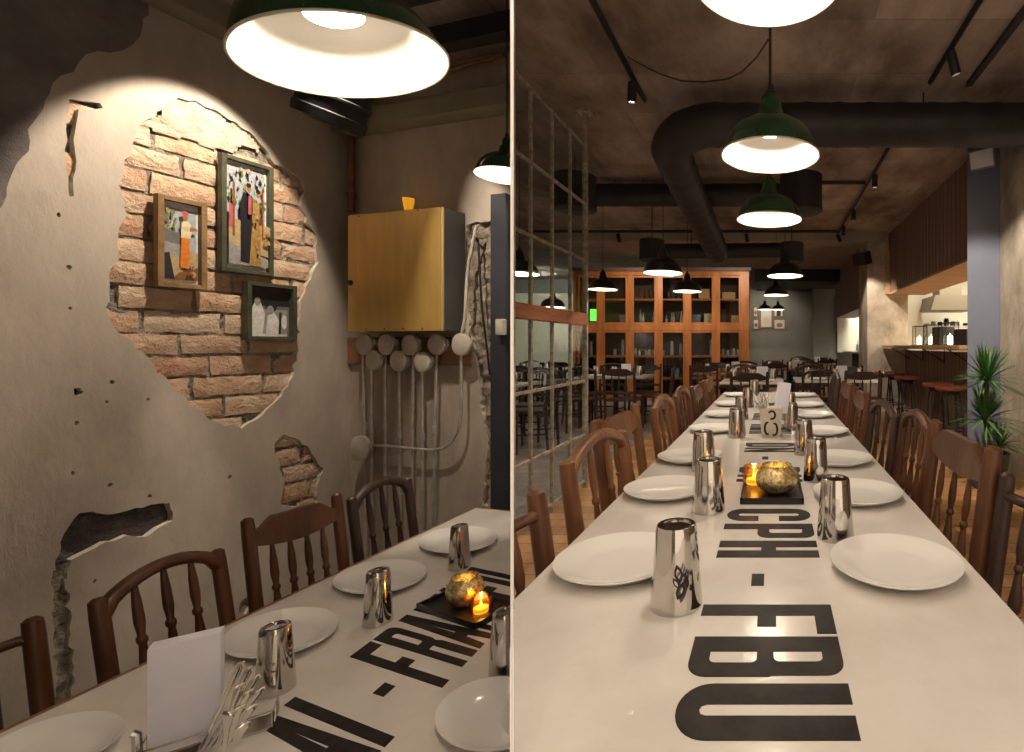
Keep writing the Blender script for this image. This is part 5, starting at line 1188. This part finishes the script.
# ------------------------------------------------------------------ plant
px_, py_ = 1.84, 4.30
t = empty('potted_dracaena', (px_, py_, 0), 'potted dracaena with spiky green leaves before the slate pillar', 'plant')
mb = MB(); mb.lathe([(0, 0), (.13, 0), (.17, .28), (.175, .30), (.155, .30), (.15, .26), (0, .25)], seg=28); mb.obj('plant_pot', 'pot', t)
def rosette(c, n, ln, seed):
    r_ = random.Random(seed); mb = MB()
    for k in range(n):
        a = r_.uniform(0, 2*PI); el = r_.uniform(-.15, 1.4); l_ = ln*r_.uniform(.75, 1.1); d = V((math.cos(a)*math.cos(el), math.sin(a)*math.cos(el), math.sin(el)))
        sd = V((-math.sin(a), math.cos(a), 0)); prev = None
        for j in range(6):
            u = j/5; p = V(c)+d*l_*u + V((0, 0, -.30*l_*u*u*math.cos(el))); w_ = .0115*(math.sin(PI*min(1, .12+u*.88))**.7)+.0008
            cur = (mb.b.verts.new(p-sd*w_), mb.b.verts.new(p+V((0, 0, -.002))), mb.b.verts.new(p+sd*w_))
            if prev: mb._f([prev[0], prev[1], cur[1], cur[0]]); mb._f([prev[1], prev[2], cur[2], cur[1]])
            prev = cur
    return mb
for (c, n, ln, sd) in (((-.01, 0, .90), 120, .36, 1), ((-.02, .02, .56), 100, .36, 2), ((.08, -.05, .36), 46, .24, 4)):
    rosette(c, n, ln, sd).obj('leaf_rosette', 'leaf', t, smooth=False, recalc=False)
mb = MB(); mb.tube([(0, 0, .24), (-.01, 0, .6), (-.01, 0, .90)], [.03, .026, .02], 10); mb.obj('trunk', 'trunk', t)
mb = MB(); mb.tube([(.04, .02, .24), (.02, .03, .40), (-.02, .02, .56)], [.022, .02, .016], 10); mb.obj('trunk', 'trunk', t)
# ------------------------------------------------------------------ background tables and chairs
def bg_table(x, y, wx, wy, lab, topm='ceiling_pale'):
    t = empty('cafe_table', (x, y, 0), lab, 'table', 'tables behind the long table')
    mb = MB(); mb.span((-wx/2, -wy/2, .72), (wx/2, wy/2, .75), bev=.006); mb.obj('table_top', topm, t, smooth=False)
    mb = MB(); mb.lathe([(.22, 0), (.22, .02), (.04, .05), (.035, .70), (.12, .718)], seg=18); mb.obj('leg', 'black', t)
    for q in tree(t): keep(q)
proto = make_chair('arch', 'bentwood', .42, .88, 'p', 'dark chairs around the rear tables', n_sp=3)
proto2 = make_chair('board', 'bentwood', .42, .90, 'p', 'dark chairs around the rear tables', n_sp=3)
used = {0: False, 1: False}
def bg_chair(k, x, y, rz, lab):
    p = proto if k == 0 else proto2
    if not used[k]: used[k] = True; c = p; c.location = (x, y, 0); c.rotation_euler = (0, 0, rz); c['label'] = lab
    else: c = copy_tree(p, (x, y, 0), rz, lab)
    for q in tree(c): keep(q)
tabs = [(-2.35, 7.6, 1.0, .75, 'rear table with a grey top in front of the cabinet, beside the glass screen', 'the grey table beside the glass screen'),
        (-.75, 8.6, 1.1, .75, 'rear table in front of the cabinet doors, directly beyond the long table', 'the table before the cabinet doors'),
        (.85, 6.9, 1.1, .75, 'rear white topped table beyond the long table, kitchen side', 'the white topped table'),
        (-3.35, 5.9, .9, .8, 'table seen through the glass screen near the partition', 'the nearer table behind the glass screen'),
        (-4.3, 8.8, 1.0, .8, 'farther table seen through the glass screen', 'the farther table behind the glass screen'),
        (.35, 9.9, 1.2, .75, 'rear table before the far pictures', 'the table before the far pictures'),
        (1.0, 12.4, 1.2, .75, 'farthest table in the dark end of the room', 'the farthest table'),
        (-.25, 6.6, .8, .7, 'small rear table just past the end of the long table', 'the small table past the long one')]
for ti, (x, y, wx, wy, lab, short) in enumerate(tabs):
    bg_table(x, y, wx, wy, lab, 'marble' if ti in (2, 7) else ('ceiling_pale' if ti in (0, 3, 4) else 'table_wood'))
    r_ = random.Random(ti)
    spots = [(-.29, -wy/2-.32, 0), (.29, -wy/2-.32, 0), (-.29, wy/2+.32, PI), (.29, wy/2+.32, PI)]
    if ti in (0, 3, 4): spots += [(-wx/2-.34, 0, -PI/2), (wx/2+.34, 0, PI/2)]
    if ti == 7: spots = [(0, -wy/2-.32, 0), (0, wy/2+.32, PI)]
    nm = ['near row, first', 'near row, second', 'far row, first', 'far row, second', 'at one end', 'at the other end']
    if ti == 7: nm = ['on its near side', 'on its far side']
    for j, (dx, dy, rz) in enumerate(spots):
        bg_chair((ti+j) % 2, x+dx+r_.uniform(-.04, .04), y+dy+r_.uniform(-.03, .03), rz+r_.uniform(-.15, .15), 'dark wooden chair at %s, %s' % (short, nm[j]))
    # tumblers, napkins, plates on them
    for j in range(3):
        o = make_tumbler((x-wx*.33+wx*.33*j, y+.08*(-1)**j, .751), 'steel tumbler standing on %s, %s' % (short, ['at its screen end', 'in the middle', 'at its kitchen end'][j]), 'tumblers on %s' % short); keep(o)
    for j in range(2):
        o = make_plate('dinner_plate', (x-wx*.22+wx*.44*j, y-.2, .751), .12, 'white plate lying on %s, %s half' % (short, ['screen side', 'kitchen side'][j]), 'plates on %s' % short); keep(o)
    t = gbox('napkin_stack', (x+.12, y+.12, .751), (.14, .05, .17), 'napkin', 'white napkin stack on %s' % short, 'napkins', 'napkin stacks on the rear tables', rz=.3)
cut(RM, 1)
